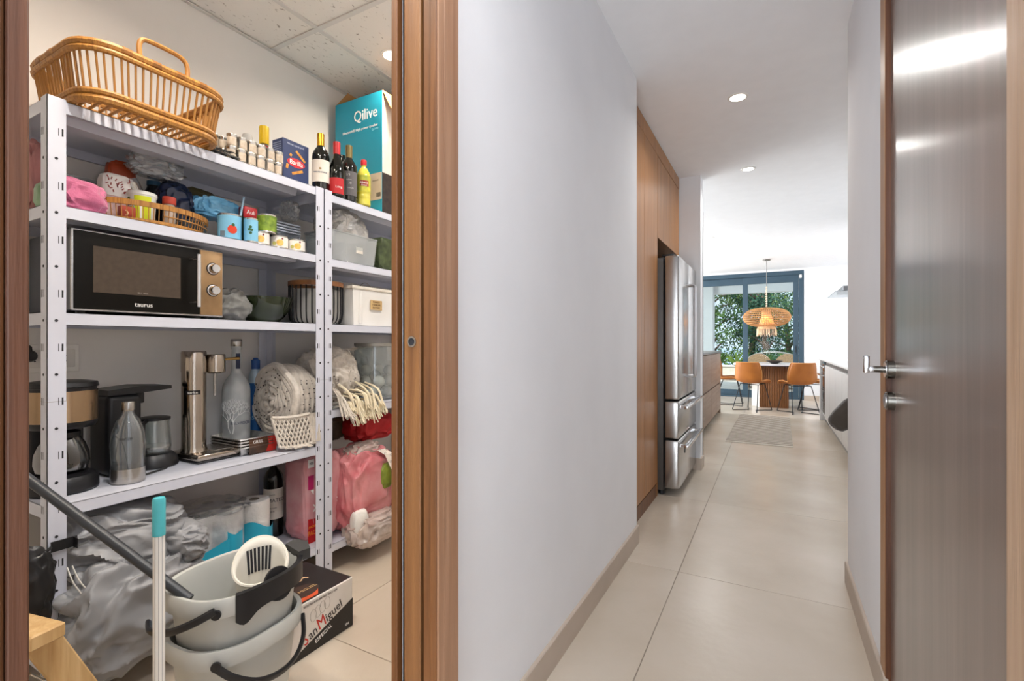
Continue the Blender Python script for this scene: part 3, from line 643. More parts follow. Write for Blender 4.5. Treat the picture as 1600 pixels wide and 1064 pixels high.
disc = lambda r, a, z, R_: MB().grid(lambda u, v: ((r+.0009)*math.cos(a+R_*v*math.cos(2*math.pi*u)/r), (r+.0009)*math.sin(a+R_*v*math.cos(2*math.pi*u)/r), z+R_*v*math.sin(2*math.pi*u)), 20, 4, True)
ob('tomato_picture', disc(.043, PHI+.42, .042, .017), M('tomato_print', 'cf3b1e', .4, var=.1), t); ob('leaf_picture', disc(.043, PHI+.48, .060, .006), M('leaf_print', '2f5a34', .5), t)
ob('barcode', MB().arc(.0432, PHI-.62, PHI-.2, .014, .034, 6), M('barcode_grey', '6d7b85', .6), t)
t = can('tomato_can', 'slim pale blue can printed with a green leaf', (-1.872, 1.212, Z2+.001), .026, .100, bl)
for a, z in ((.1, .038), (.25, .05), (-.05, .052), (.1, .062)): ob('leaf_picture', disc(.026, PHI+a, z, .0055), M('leaf_print', '2f5a34', .5), t)
def card():
    t = thing('coffee_packet', 'red and dark green packet standing behind the blue cans', 'packet', (-1.955, 1.258, Z2+.001))
    ob('bag', MB().rbox(-.03, .01, -.030, .030, 0, .165, .008, 3), M('dark_green_film', '1d3b30', .35, var=.1), t)
    ob('red_top', MB().rbox(-.031, .0115, -.0295, .0312, .118, .170, .006, 3), M('red_film', 'b31f24', .35, var=.08), t)
    text('Auli', .024, white_pr, t, (.0122, .0, .145), (0, 1, 0), (0, 0, 1)); ob('white_heart', MB().prism([(-.012, .112), (0, .096), (.012, .112), (.006, .117), (0, .112), (-.006, .117)], .0101, .0112, 'x'), white_pr, t)
    ob('clip', MB().tube([(.004, -.045, .100), (.004, -.026, .205)], .004, 8), M('pale_blue_plastic', 'a9cbe2', .4), t)
card()
can('bean_can', 'green bean can stacked on a white can', (-1.888, 1.292, Z2+.0570), .039, .078, M('bean_label', '8ea83a', .45, col2='4d6a22', scale=45))
wl = M('white_can_label', 'e6e2da', .5, var=.02); ye = M('yellow_food_print', 'd9a640', .5, col2='e6c77a', scale=60)
for k, (y, lab) in enumerate(((1.262, 'first white can under the green bean can'), (1.350, 'white can in the middle of the row of three'), (1.437, 'white can at the right end of the row of three'))):
    t = can('food_can', lab, (-1.890, y, Z2+.001), .0375, .056, wl, 'low white food cans')
    ob('food_picture', disc(.0375, PHI+.25, .024, .014), ye, t); ob('food_picture', disc(.0375, PHI-.35, .020, .008), M('green_food_print', 'a7a35a', .5, var=.2), t)
    ob('red_badge_print', disc(.0375, PHI+.5, .042, .004), M('dark_red_ink', '7d2c2c', .5), t)
def stackbin():
    t = thing('storage_tub', 'translucent grey tub with folded lids at the shelf corner', 'tub', (-2.10, 1.42, Z2+.001))
    g = thin('smoky_plastic', 'b7c0cc', .4, .3, .15)
    ob('tub', MB().add([(-.05, 0, 0), (.10, 0, 0), (.10, .10, 0), (-.05, .10, 0), (-.06, -.02, .10), (.12, -.02, .10), (.12, .112, .10), (-.06, .112, .10)], [(0, 3, 2, 1), (4, 5, 6, 7), (0, 1, 5, 4), (1, 2, 6, 5), (2, 3, 7, 6), (3, 0, 4, 7)]), g, t)
    for k in range(4): ob('lid', MB().rbox(-.062-.001*k, .122, -.035+.006*k, .112, .104+.013*k, .112+.013*k, .003, 1), M('grey_lid_plastic', 'b7c0cc', .35, var=.05), t)
stackbin()
soft('plastic_bag', 'clear plastic bag hanging under the top shelf beside the post', 'bag', (-2.03, 1.505, Z2+.175), (.09, .06, .09), film, 27, .3, 3, .8, fold=2.4)
# ---------------------------------------------------------------- second shelf, far unit
def tubshell(x0, x1, y0, y1, z0, z1, tp=.012, th=.003):   # open tapered container
    o = [(x0+tp, y0+tp), (x1-tp, y0+tp), (x1-tp, y1-tp), (x0+tp, y1-tp)]; u = [(x0, y0), (x1, y0), (x1, y1), (x0, y1)]
    vs = [(a, b, z0) for a, b in o]+[(a, b, z1) for a, b in u]
    i = [(a+(th if a < (x0+x1)/2 else -th), b+(th if b < (y0+y1)/2 else -th)) for a, b in u]; j = [(a+(th if a < (x0+x1)/2 else -th), b+(th if b < (y0+y1)/2 else -th)) for a, b in o]
    vs += [(a, b, z1) for a, b in i]+[(a, b, z0+th) for a, b in j]
    fs = [(0, 3, 2, 1)]
    for r in (0, 4, 8):
        for k in range(4): fs.append((r+k, r+(k+1) % 4, r+4+(k+1) % 4, r+4+k))
    fs.append((12, 13, 14, 15)); return MB().add(vs, fs)
t = thing('clear_bin', 'clear plastic bin with paper label and a bag inside', 'bin', (-1.955, 1.755, U2+.001))
binm = thin('clear_bin_plastic', 'eef2f4', .45, .16, .08)
ob('bin', tubshell(-.10, .095, -.145, .155, 0, .145), binm, t); ob('rim', MB().tube(rrect(-.103, .098, -.148, .158, .01, 3, .145), .004, 6, True), binm, t)
ob('paper_label', MB().box(.0875, .089, .015, .06, .058, .09), M('cream_label', 'd8d2c6', .7), t)
ob('grey_divider', MB().rbox(-.07, .03, .0, .012, .01, .12, .002, 1), M('grey_lining', '6d6f72', .6), t)
soft('plastic_bag', 'crumpled clear bag heaped in the clear bin', 'bag', (-1.965, 1.765, U2+.0075), (.15, .235, .26), thin('glossy_film', 'efece6', .85, .16, .10, .7, 11), 31, .26, 2.8, .7, fold=2.4)
soft('green_pouch', 'dark green bag at the right end of the second shelf', 'bag', (-1.93, 2.02, U2+.001), (.13, .15, .18), M('bottle_green_fabric', '3f4a2c', .6, var=.25, scale=30), 33, .08, 2.2, .45)

# ---------------------------------------------------------------- third shelf: microwave, cloth, bowl, wire basket, white bin
def microwave():
    t = thing('microwave', 'black microwave with bronze control panel and two knobs', 'microwave', (-1.872, .641, Z3+.0115))
    Wd, Hh, D = .458, .250, .33
    ob('cabinet', MB().rbox(-D, -.012, .002, Wd-.002, 0, Hh, .004, 2), M('microwave_grey', '5b5c60', .4, .3), t)
    ob('front_frame', MB().rbox(-.014, -.002, 0, Wd, -.001, Hh+.001, .003, 2), steel, t)
    dr = ob('door', MB().rbox(-.006, .002, .005, .371, .004, Hh-.004, .002, 2), M('black_door_glass', '14120f', .3, var=.05, spec=.15), t)
    ob('window', MB().rbox(.0015, .0028, .052, .305, .058, .204, .001, 1), M('door_window_mesh', '4a4037', .35, var=.05, scale=60, spec=.2), dr)
    text('taurus', .021, white_pr, t, (.0026, .190, .027), (0, 1, 0), (0, 0, 1), 1.0)
    text('20 L inox', .008, M('dim_ink', '8d857c', .6), t, (.0032, .187, .066), (0, 1, 0), (0, 0, 1))
    hn = ob('handle', MB().tube([(.034, .350, .030), (.034, .350, .222)], .0075, 12), chrome, t)
    for z in (.048, .205): ob('handle_mount', MB().tube([(.002, .338, z), (.034, .350, z)], .0055, 10), chrome, hn)
    ob('control_panel', MB().rbox(-.006, .003, .373, Wd-.004, .004, Hh-.004, .002, 2), M('bronze_steel', 'a98a66', .3, .8, var=.08, scale=14), t)
    for z in (.098, .180):
        k = ob('knob', MB().lathe([(.0205, 0), (.0205, .003), (.0175, .004), (.0165, .022), (.0145, .025), (0, .025)], 28, X=Matrix.Translation((.003, .417, z)) @ Matrix.Rotation(R(90), 4, 'Y')), chrome, t)
        ob('knob_ring', MB().lathe([(.0205, 0), (.0235, 0), (.0235, .002), (.0205, .002)], 28, X=Matrix.Translation((.003, .417, z)) @ Matrix.Rotation(R(90), 4, 'Y'), close=True), black_pl, k)
    for x in (-.05, -D+.04):
        for y in (.04, Wd-.04): ob('foot', MB().lathe([(.012, -.0105), (.013, 0)], 12, c=(x, y, 0)), black_pl, t)
    for r_ in range(4):
        for c_ in range(5): ob('vent_slot', MB().box(-.055-.026*c_-.018, -.055-.026*c_, .001, .0025, .045+.013*r_, .050+.013*r_), dark_hole, t)
microwave()
soft('grey_cloth', 'crumpled grey cloth bag beside the microwave', 'cloth', (-2.03, 1.205, Z3+.001), (.16, .165, .13), M('grey_nylon', '7d7c78', .6, var=.06), 39, .26, 1.5, .9, fold=1.8)
t = thing('glass_bowl', 'dark green glass bowl on the third shelf', 'bowl', (-2.08, 1.405, Z3+.001))
ob('bowl', MB().lathe([(.045, 0), (.06, .004), (.09, .03), (.118, .075), (.128, .118), (.124, .118), (.112, .076), (.084, .034), (.05, .010), (0, .008)], 40), thin('green_glass', '5f7238', .5, .35, .05, milk='3c4a24'), t)
def wire():
    t = thing('wire_basket', 'round black wire basket with wooden rim behind the posts', 'basket', (-2.00, 1.635, Z3+.001))
    r = .125
    ob('wood_rim', MB().lathe([(r-.006, .186), (r+.004, .186), (r+.004, .208), (r-.006, .208)], 44, close=True), wood('rim_wood', '8a5a34', '6f4424', .5, 2, 6), t)
    ob('liner', MB().lathe([(r-.022, .004), (r-.014, .03), (r-.014, .17), (r-.017, .17), (r-.017, .03), (0, .007)], 40), M('grey_liner', 'a3a19c', .8, var=.05), t)
    ob('bottom_ring', MB().tube([((r-.03)*math.cos(a), (r-.03)*math.sin(a), .0045) for a in [2*math.pi*k/36 for k in range(36)]], .003, 6, True), black_mt, t)
    me = None
    for k in range(30):
        if me is None: o = me = ob('wire', MB().tube([(r-.03, 0, .0045), (r-.012, 0, .010), (r-.003, 0, .030), (r, 0, .06), (r, 0, .19)], .0032, 6), black_mt, t)
        else: o = me.copy(); COL.objects.link(o)
        o.rotation_euler.z = 2*math.pi*k/30
wire()
t = thing('white_bin', 'white plastic bin with handwritten tape label', 'bin', (-1.955, 1.90, U3+.001))
ob('tub', MB().add([(-.11, -.135, 0), (.075, -.135, 0), (.075, .15, 0), (-.11, .15, 0), (-.12, -.150, .185), (.085, -.150, .185), (.085, .165, .185), (-.12, .165, .185)], [(0, 3, 2, 1), (4, 5, 6, 7), (0, 1, 5, 4), (1, 2, 6, 5), (2, 3, 7, 6), (3, 0, 4, 7)]), white_pl, t)
ob('lid', MB().rbox(-.127, .092, -.158, .172, .185, .203, .006, 3), M('cream_lid', 'ddd6c8', .45), t)
ob('rib', MB().rbox(.076, .086, -.105, -.085, .01, .18, .003, 2), white_pl, t)
ob('wire_handle', MB().tube([(.02, -.05+.1*k/10, .203+.03*math.sin(math.pi*k/10)) for k in range(11)], .002, 6), steel, t)
lb = ob('tape_label', MB().rbox(.0865, .0880, -.03, .055, .085, .137, .0005, 1), M('masking_tape', 'c5a673', .8, var=.08), t)
for k, s_ in enumerate(('PLANTA', 'CHARGER', 'BATTERY')): text(s_, .013, M('brown_ink', '54361f', .7), t, (.0884, .012, .127-.015*k), (0, 1, 0), (0, 0, 1), 1)

# ---------------------------------------------------------------- fourth shelf
S4 = Z4+.001
def coffee1():
    t = thing('coffee_maker', 'round black coffee maker with bronze band and glass carafe', 'coffee maker', (-2.035, .672, S4))
    brz = M('bronze_band', 'a3896c', .25, .9, var=.1, scale=3, stretch=(6, 6, .3))
    ob('base', MB().lathe([(.095, 0), (.100, .006), (.100, .035), (.090, .050), (.070, .054), (0, .054)], 40, sx=1, sy=.93), black_pl, t)
    ob('column', MB().rbox(-.095, -.035, -.075, .075, .045, .25, .02, 3), black_pl, t)
    ob('warming_plate', MB().lathe([(.068, .054), (.068, .058), (0, .058)], 32), black_mt, t)
    ob('housing', MB().lathe([(.088, .205), (.095, .215), (.095, .225), (.094, .225), (.094, .333), (.097, .335), (0, .335)], 40, sx=1, sy=.93), black_pl, t)
    ob('band', MB().grid(lambda u, v: (.0965*math.cos(R(-115+230*u)), .0965*.93*math.sin(R(-115+230*u)), .226+.098*v), 40, 1), brz, t)
    ob('lid', MB().lathe([(.099, .335), (.100, .338), (.096, .350), (.06, .356), (0, .357)], 40, sx=1, sy=.93), black_pl, t)
    c = ob('carafe', MB().lathe([(.050, .059), (.064, .066), (.070, .09), (.068, .12), (.058, .15), (.045, .172), (.043, .172), (.056, .15), (.066, .12), (.068, .09), (.062, .068), (0, .062)], 36), thin('smoked_glass', '9a9794', .6, .03), t)
    ob('carafe_lid', MB().lathe([(.047, .172), (.047, .188), (.03, .196), (0, .197)], 32), black_pl, c)
    ob('carafe_handle', MB().tube([(.045, -.012, .176), (.098, -.035, .172), (.104, -.038, .13), (.070, -.02, .085)], .006, 8), steel, c)
coffee1()
def coffee2():
    t = thing('coffee_maker', 'small black coffee maker with overhanging flat top arm', 'coffee maker', (-2.125, .86, S4))
    ob('tower', MB().rbox(-.085, .060, -.055, .055, 0, .290, .02, 3), black_pl, t)
    ob('top_arm', MB().prism([(-.05, .288), (.06, .292), (.155, .300), (.155, .312), (.06, .318), (-.05, .308)], -.075, .055, 'x'), black_pl, t)
    ob('filter_neck', MB().rbox(-.05, .03, .05, .075, .25, .292, .006, 2), black_pl, t)
    ob('base', MB().lathe([(.082, 0), (.085, .004), (.080, .03), (.065, .048), (0, .050)], 36, c=(.0, .115, 0)), black_pl, t)
    j = ob('glass_jug', MB().lathe([(.050, .051), (.054, .056), (.056, .075), (.050, .165), (.052, .178), (.049, .178), (.047, .165), (.053, .075), (.050, .058), (0, .055)], 32, c=(.0, .120, 0)), clear, t)
    ob('jug_lid', MB().lathe([(.053, .178), (.053, .186), (.04, .190), (0, .191)], 32, c=(0, .120, 0)), black_pl, j)
    ob('jug_handle', MB().tube([(.035, .078, .180), (.060, .055, .172), (.064, .050, .10), (.040, .072, .06)], .008, 8), black_pl, j)
    ob('coffee_mark', MB().lathe([(.0545, .07), (.0550, .078)], 32, c=(0, .12, 0)), steel, j)
    ob('cord', MB().tube([(.082, .13, .004), (.105, .11, .004), (.135, .04, .004), (.15, .0, .004), (.14, -.05, .004)], .0035, 6), black_pl, t)
    pl = ob('plug', MB().rbox(.125, .160, -.03, .015, .001, .026, .006, 2), black_pl, t)
    for y in (-.004, .008): ob('pin', MB().tube([(.160, y-.012, .014), (.178, y-.012, .014)], .0022, 6), steel, pl)
coffee2()
t = thing('water_bottle', 'clear carbonating bottle with steel cap before the black tower', 'bottle', (-1.955, .822, S4))
ob('bottle_body', MB().lathe([(.044, .006), (.047, .010), (.047, .06), (.050, .13), (.046, .17), (.034, .208), (.018, .232), (.0155, .245), (.0145, .245), (.017, .231), (.033, .207), (.045, .17), (.049, .13), (.046, .06), (.045, .012), (0, .010)], 36), glass('bottle_glass', 'e8ecee', .02, 1.3), t)
ob('steel_base', MB().lathe([(.046, 0), (.0485, .003), (.0485, .05), (.0475, .05), (.0475, .006), (0, .005)], 36), steel, t)
ob('cap', MB().lathe([(.018, .244), (.019, .246), (.019, .272), (.0175, .275), (0, .275)], 28), steel, t)
textc('aarke', .017, M('smoke_ink', '3d3d40', .5), t, .0502, PHI+.2, .155)
def soda():
    t = thing('soda_maker', 'polished steel soda maker with tall column on a flat base', 'soda maker', (-2.085, 1.125, S4))
    bz = M('polished_bronze_steel', 'b1a69a', .12, 1, var=.04)
    ob('base_foot', MB().rbox(-.095, .105, -.062, .108, 0, .008, .003, 1), black_pl, t)
    ob('base', MB().rbox(-.095, .105, -.062, .108, .008, .034, .008, 3), bz, t)
    ob('drip_tray', MB().rbox(-.055, .07, .02, .098, .034, .037, .001, 1), steel, t)
    ob('column', MB().lathe([(.050, .034), (.046, .046), (.044, .052), (.044, .36), (0, .36)], 40, c=(-.01, -.015, 0)), bz, t)
    ob('column_cap', MB().lathe([(.0455, .360), (.0455, .438), (.043, .444), (0, .444)], 40, c=(-.01, -.015, 0)), bz, t)
    h = ob('head', MB().lathe([(.030, .350), (.036, .356), (.036, .425), (.034, .430), (0, .430)], 32, c=(.01, .062, 0)), bz, t)
    ob('nozzle', MB().tube([(.01, .058, .352), (.01, .058, .255)], .005, 10), steel, h)
    ob('lever', MB().tube([(.012, .095, .408), (.024, .155, .410)], .006, 10), M('brass_lever', 'a98a55', .3, .9), h)
    ob('name_band', MB().grid(lambda u, v: (-.01+.0446*math.cos(PHI+.15-.62+1.24*u), -.015+.0446*math.sin(PHI+.15-.62+1.24*u), .268+.017*v), 14, 1), black_pl, t)
    textc('aarke', .014, white_pr, t, .0452, PHI+.15, .2765, 1.2, c=(-.01, -.015))
soda()
def vodka():
    t = thing('vodka_bottle', 'tall frosted bottle with white tree drawing', 'bottle', (-2.155, 1.325, S4))
    fr = thin('frosted_glass', 'e2e8ea', .35, .42, .25, milk='e6eaec')
    ob('bottle_body', MB().lathe([(.050, 0), (.057, .006), (.057, .26), (.054, .285), (.040, .315), (.025, .335), (.0205, .352), (.0195, .445), (.022, .450), (.022, .462), (0, .462)], 40), fr, t)
    ob('cap', MB().lathe([(.0225, .462), (.0235, .464), (.0235, .490), (.0215, .495), (0, .495)], 28), steel, t)
    ob('neck_label', MB().arc(.0202, PHI+.1, PHI+1.0, .36, .43, 8), M('navy_label', '1e2a48', .5), t)
    ink = M('white_tree_ink', 'eef0f0', .6); m = MB(); rnd = random.Random(5)
    def P(s, z): a = PHI-.15+s/.0577; return (.0577*math.cos(a), .0577*math.sin(a), z)
    def br(s, z, an, L, r, d):
        s2 = s+L*math.sin(an); z2 = z+L*math.cos(an); sm = (s+s2)/2+.08*L*(1 if d % 2 else -1)
        m.tube([P(s, z), P(sm, (z+z2)/2), P(s2, z2)], [r, r*.85, r*.7], 5)
        if d > 0:
            for da in (-.55, .5) if d < 4 else (-.5, .05, .55): br(s2, z2, an+da+rnd.uniform(-.15, .15), L*.74, r*.68, d-1)
    br(.004, .072, .06, .05, .0028, 5); br(-.004, .075, -.22, .05, .0022, 4)
    ob('tree_print', m, ink, t, kind='stuff')
    textc('BELVEDERE', .018, M('dark_blue_ink', '28324f', .5), t, .0574, PHI+.55, .118, 1)
vodka()
t = thing('gas_bottle', 'slim blue aluminium gas bottle beside the frosted bottle', 'bottle', (-2.200, 1.448, S4))
ob('bottle_body', MB().lathe([(.028, 0), (.031, .005), (.031, .295), (.029, .325), (.018, .352), (0, .352)], 32), M('pale_blue_alu', 'a9bccb', .35, .4), t)
ob('sleeve', MB().lathe([(.0313, .012), (.0313, .285)], 32), M('royal_blue_print', '1f5f9d', .4, col2='174c86', scale=6), t)
ob('cap', MB().lathe([(.019, .352), (.0195, .395), (.012, .398), (.010, .406), (0, .406)], 28), M('blue_cap', '27508f', .4), t)
textc('SodaStream', .026, M('pale_blue_print', '86b5cf', .5), t, .0318, PHI, .12, 1)
def foil():
    t = thing('foil_tray_stack', 'stack of foil trays with a red and black sleeve', 'foil trays', (-2.06, 1.300, S4))
    al = M('foil', 'c9c7c4', .25, 1, var=.12, scale=30, bump=.3, bscale=60)
    for k in range(4):
        z = .012*k
        m = tubshell(-.115, .105, -.082, .085, z, z+.034, .016, .001); ob('tray', m, al, t)
        ob('rolled_rim', MB().tube(rrect(-.117, .107, -.084, .087, .02, 4, z+.034), .0025, 6, True), al, t)
    p = [(-.02, 0.0), (.086, .0), (.086, .062), (.0, .062)]
    ob('red_sleeve', MB().prism([(.0, .002), (.080, .002), (.092, .066), (-.005, .066)], .107, .1085, 'x'), M('red_sleeve_card', 'b8291f', .45, var=.05), t)
    ob('black_sleeve', MB().prism([(-.045, .002), (.03, .002), (.045, .035), (.04, .066), (-.045, .066)], .1086, .1094, 'x'), M('black_sleeve_card', '2a2420', .45, col2='5a3a24', scale=25), t)
    text('GRILL', .018, white_pr, t, (.1097, -.005, .052), (0, 1, 0), (0, 0, 1))
foil()
# ---------------------------------------------------------------- macrame blanket
def macrame():
    mm = M('cotton_cord', 'd3cbc0', .9, col2='b8afa4', scale=30, sheen=.3, bump=.5, bscale=90); cc = M('cream_cord', 'e6dcc4', .9, col2='d6c8a8', scale=30, sheen=.3, bump=.5, bscale=90)
    t = thing('macrame_blanket', 'rolled cream macrame blanket with fringe across both shelves', 'blanket', (-2.045, 1.435, .828))
    r0 = .160; RY = .068
    def roll(u, v):   # u round, v along the axis (y)
        a = 2*math.pi*u; y = RY-.06+.15*v; b = math.sin(math.pi*min(1, v*1.0+.12))**.5
        rr = r0*(.80+.2*b)*(1+.035*math.sin(v*34)+.03*noise.noise(Vector((math.cos(a)*2, math.sin(a)*2, v*4)))); return (rr*math.cos(a)*.95, y, rr*math.sin(a)*1.06-.0)
    ob('roll', MB().grid(roll, 60, 36, True), mm, t, sharp=70)
    # spiral of turns on the end of the roll, each a fat cord
    for k, rr in enumerate((.153, .136, .117, .098, .078, .055, .028)):
        pts = [((rr+.004*math.sin(3*a+k))*math.cos(a)*.95, RY-.062-.004*k+.005*math.sin(5*a+k), (rr+.004*math.cos(4*a))*math.sin(a)*1.06) for a in [2*math.pi*i/40 for i in range(40)]]
        ob('spiral_turn', MB().tube(pts, .0135 if k else .017, 8, True), mm, t)
    ob('end_core', MB().grid(lambda u, v: (.150*v*math.cos(2*math.pi*u)*.95, RY-.052+.004*noise.noise(Vector((u*9, v*9, 1))), .150*v*math.sin(2*math.pi*u)*1.06), 40, 6, True), mm, t)
    hole = M('cord_gap', '4b443d', .9)
    h = MB(); rnd = random.Random(3)
    for k in range(90):
        a = rnd.uniform(0, 2*math.pi); q = .02+.125*math.sqrt(rnd.random()); s = rnd.uniform(.0018, .0042)
        h.ball((q*math.cos(a)*.95, RY-.0775-.0040*(.153-q)/.0215, q*math.sin(a)*1.06), s, 1)
    for i in range(10):
        for j in range(7):
            if (i+j) % 2: continue
            u = -.10+.022*i+.004*rnd.random(); v = .22+.10*j; p = Vector(roll(u, v)); h.ball(p+Vector((p.x, 0, p.z))*.004, rnd.uniform(.0022, .004), 1)
    ob('knot_gaps', h, hole, t, kind='stuff')
    # open net flap hanging from the roll onto the shelf
    n = MB()
    def F(s, q): return Vector((.135+.035*s+.02*q, -.105+.165*s+.025*q*(1-s), -.060-.130*q+.03*(s-.5)**2))
    for i in range(-6, 10):
        for sg in (1, -1):
            pts = [F((i/9)+sg*q/1.6*.6+(0 if sg > 0 else .35), q) for q in [j/8 for j in range(9)]]
            ss = [(i/9)+sg*(j/8)/1.6*.6+(0 if sg > 0 else .35) for j in range(9)]
            pts = [p for p, s in zip(pts, ss) if -.02 <= s <= 1.02]
            if len(pts) > 1: n.tube(pts, .0042, 6)
    n.tube([F(s/10, 1) for s in range(11)], .006, 6); n.tube([F(s/10, 0) for s in range(11)], .009, 6); n.tube([F(0, q/6) for q in range(7)], .006, 6)
    for k in range(5): n.tube([F(1+.04*k, q/6)+Vector((.004*k, 0, 0)) for q in range(7)], .006, 6)
    ob('net_flap', n, mm, t)
    f = MB()
    for k in range(26):
        p = F(rnd.random(), 1); d = Vector((rnd.uniform(.01, .05), rnd.uniform(-.03, .03), 0)); f.tube([p, p+d*.5+Vector((0, 0, -.002)), p+d], .003, 5)
    ob('flap_fringe', f, mm, t, kind='stuff')
    # the loose end bunched on the other unit's shelf
    bun = cloth((.26, .28, .30), 41, .13, (3, 3, 5), .8, 6, True, .9)
    o = ob('bunched_end', bun, mm, t, (-.015, .315, -.062), sharp=70)
    g = MB()
    for k in range(70):
        y = .185+.27*rnd.random(); z = -.03+.16*rnd.random()
        g.ball((.108+.012*rnd.random(), y, z), rnd.uniform(.002, .0045), 1)
    ob('knot_gaps', g, hole, t, kind='stuff')
    for k in range(34):   # tassels falling over the shelf lip, each a bundle of strands
        y = .165+.31*(k+rnd.random()*.8)/34; top = Vector((.118+.02*rnd.random()-.2*max(0, y-.38), y, .075-.13*rnd.random()))
        tip = Vector((.222+.045*rnd.random(), y+.03*rnd.uniform(-.6, 1.2), -.060-.075*rnd.random()))
        mb = MB()
        for s in range(7):
            o_ = Vector((rnd.uniform(-.006, .006), rnd.uniform(-.008, .008), rnd.uniform(-.006, .006)))
            mid = top.lerp(tip, .4)+Vector((.03, 0, .03))+o_*.6
            mb.tube(smooth([top+o_*.5, mid, mid.lerp(tip, .55)+o_*.5, tip+o_*2.2], 3), .0032, 5)
        ob('tassel', mb, cc if k > 8 else mm, t, sharp=80)
    ob('strap', MB().tube([(.02, .35, .225), (.0, .45, .235), (-.03, .60, .25), (-.04, .75, .25)], .008, 6), mm, t)
macrame()
def jar():
    t = thing('storage_jar', 'clear glass jar of white and clear balls', 'jar', (-2.02, 2.06, U4+.001))
    ob('jar_body', MB().lathe([(.10, 0), (.115, .008), (.118, .03), (.118, .27), (.112, .285), (.112, .30), (.109, .30), (.109, .285), (.115, .27), (.115, .03), (.11, .012), (0, .008)], 40), clear, t)
    ob('lid', MB().lathe([(.114, .30), (.117, .302), (.117, .318), (0, .320)], 40), M('grey_tin_lid', 'a8a6a0', .4, .5), t)
    rnd = random.Random(8); wm = M('white_ball', 'efebe4', .6); cm = thin('clear_ball', 'e9ecee', .7, .2)
    for k in range(15):
        lv = k//6; a = (k % 6)*1.047+lv*.5
        o = ob('ball', MB().ball((.078*math.cos(a), .078*math.sin(a), .045+.058*lv), .032, 3), wm if (k*5) % 3 else cm, t)
    ob('ball', MB().ball((.0, 0, .05), .034, 3), wm, t); ob('ball', MB().ball((.0, 0, .13), .034, 3), cm, t)
jar()
# wall socket with plug behind the coffee makers
t = thing('wall_socket', 'white double wall socket behind the shelving post', 'socket', (-2.27, .712, 1.045))
ob('plate', MB().rbox(0, .009, -.085, .085, -.05, .05, .003, 2), white_pl, t)
for y in (-.038, .045):
    ob('insert', MB().rbox(.009, .0115, y-.027, y+.027, -.032, .032, .002, 1), M('socket_insert', 'd5d2cc', .4), t)
    for dz in (-.009, .009): ob('pin_hole', MB().lathe([(.003, 0), (.003, .0006)], 10, X=Matrix.Translation((.0115, y, dz)) @ Matrix.Rotation(R(90), 4, 'Y')), dark_hole, t)
t = thing('power_plug', 'black round plug with cord in the wall socket', 'plug', (-2.257, .655, 1.055))
ob('plug_body', MB().lathe([(.020, 0), (.021, .02), (.016, .034), (0, .036)], 20, X=Matrix.Rotation(R(90), 4, 'Y')), black_pl, t)
ob('cord', MB().tube([(.03, 0, .008), (.04, -.004, .03), (.03, -.02, .048), (.015, -.05, .05)], .0045, 7), black_pl, t)

# ---------------------------------------------------------------- bottom shelf
S5 = Z5+.001
def rolls():
    t = thing('kitchen_roll_pack', 'torn plastic pack of white kitchen rolls with teal print', 'kitchen rolls', (-2.06, 1.185, S5))
    paper = M('tissue_white', 'e4e2df', .9, var=.02, bump=.2, bscale=90); core = M('core_card', '8d8377', .9)
    for i, x in enumerate((-.07, .06)):
        for j, y in enumerate((-.125, 0, .125)):
            if i == 0 and j == 2: continue
            rl = ob('roll', MB().lathe([(.059, 0), (.061, .004), (.061, .246), (.058, .25), (.021, .25), (.021, .18), (0, .18)], 36, c=(x, y, 0)), paper, t)
            ob('core_tube', MB().lathe([(.0185, .19), (.0205, .19), (.0205, .2506), (.0185, .2506)], 24, c=(x, y, 0), close=True), core, rl)
    def wrap(u, v):
        P = along(rrect(-.135, .125, -.190, .065, .06, 6), 72); p = P[int(round(u*72)) % 72]; z = .004+.25*v
        k = 1+.012*noise.noise(Vector((p.x*30, p.y*30, z*22))); return (p.x*k, p.y*k-.0, z)
    pr_ = thin('printed_film', 'f0f2f4', .4, .45, .2, .5, 20); tealm = M('teal_film', '2aa3c0', .3, var=.05)
    ob('wrap', MB().grid(wrap, 72, 8, True), pr_, t)
    def patch(pts, m, off=.0025, name='teal_print'):   # polygons of (arc fraction, height) on the wrap
        n_ = 14; mb = MB()
        for (u0, u1, f0, f1) in pts:
            mb.grid(lambda a, b: (lambda q, k: (q[0]*k, q[1]*k, q[2]))(wrap(u0+(u1-u0)*a, f0(a)*(1-b)+f1(a)*b), 1+off*8), n_, 3)
        ob(name, mb, m, t)
    patch([(.70, 1.03, lambda a: .01, lambda a: .30+.32*a)], tealm); patch([(.60, .72, lambda a: .50, lambda a: .80-.2*a)], tealm)
    ob('torn_film', cloth((.23, .29, .05), 44, .22, (2.2, 2, 2.6), .8, 5), film, t, (.0, -.05, .225), sharp=60)
    ob('paper_strip', MB().rbox(.064, .0665, .100, .155, .004, .20, .001, 1, X=Matrix.Rotation(R(0), 4, 'Z')), white_pl, t)
    for cy, a0, aw, h0 in ((.125, -80, 135, .15), (.0, -85, 110, .17)):
        ob('front_teal', MB().grid(lambda u, v: (.06+.0725*math.cos(R(a0+aw*u)), cy+.0725*math.sin(R(a0+aw*u)), .003+(h0+.02*math.sin(u*6))*v), 20, 2), tealm, t)
    ink = M('black_print', '2a2a2e', .5)
    text('BIG', .03, ink, t, (-.06, -.1945, .15), (1, 0, 0), (0, 0, 1)); text('ROLLO', .03, ink, t, (-.06, -.1945, .12), (1, 0, 0), (0, 0, 1), .7)
    text('2', .05, ink, t, (.06, -.193, .03), (1, 0, 0), (0, 0, 1)); ob('red_star', MB().prism([(.05+.02*math.cos(R(45*k))*(1 if k % 2 else .4), .13+.03*math.sin(R(45*k))*(1 if k % 2 else .4)) for k in range(8)], -.1945, -.193, 'y'), M('red_star_ink', 'b5352a', .5), t)
rolls()
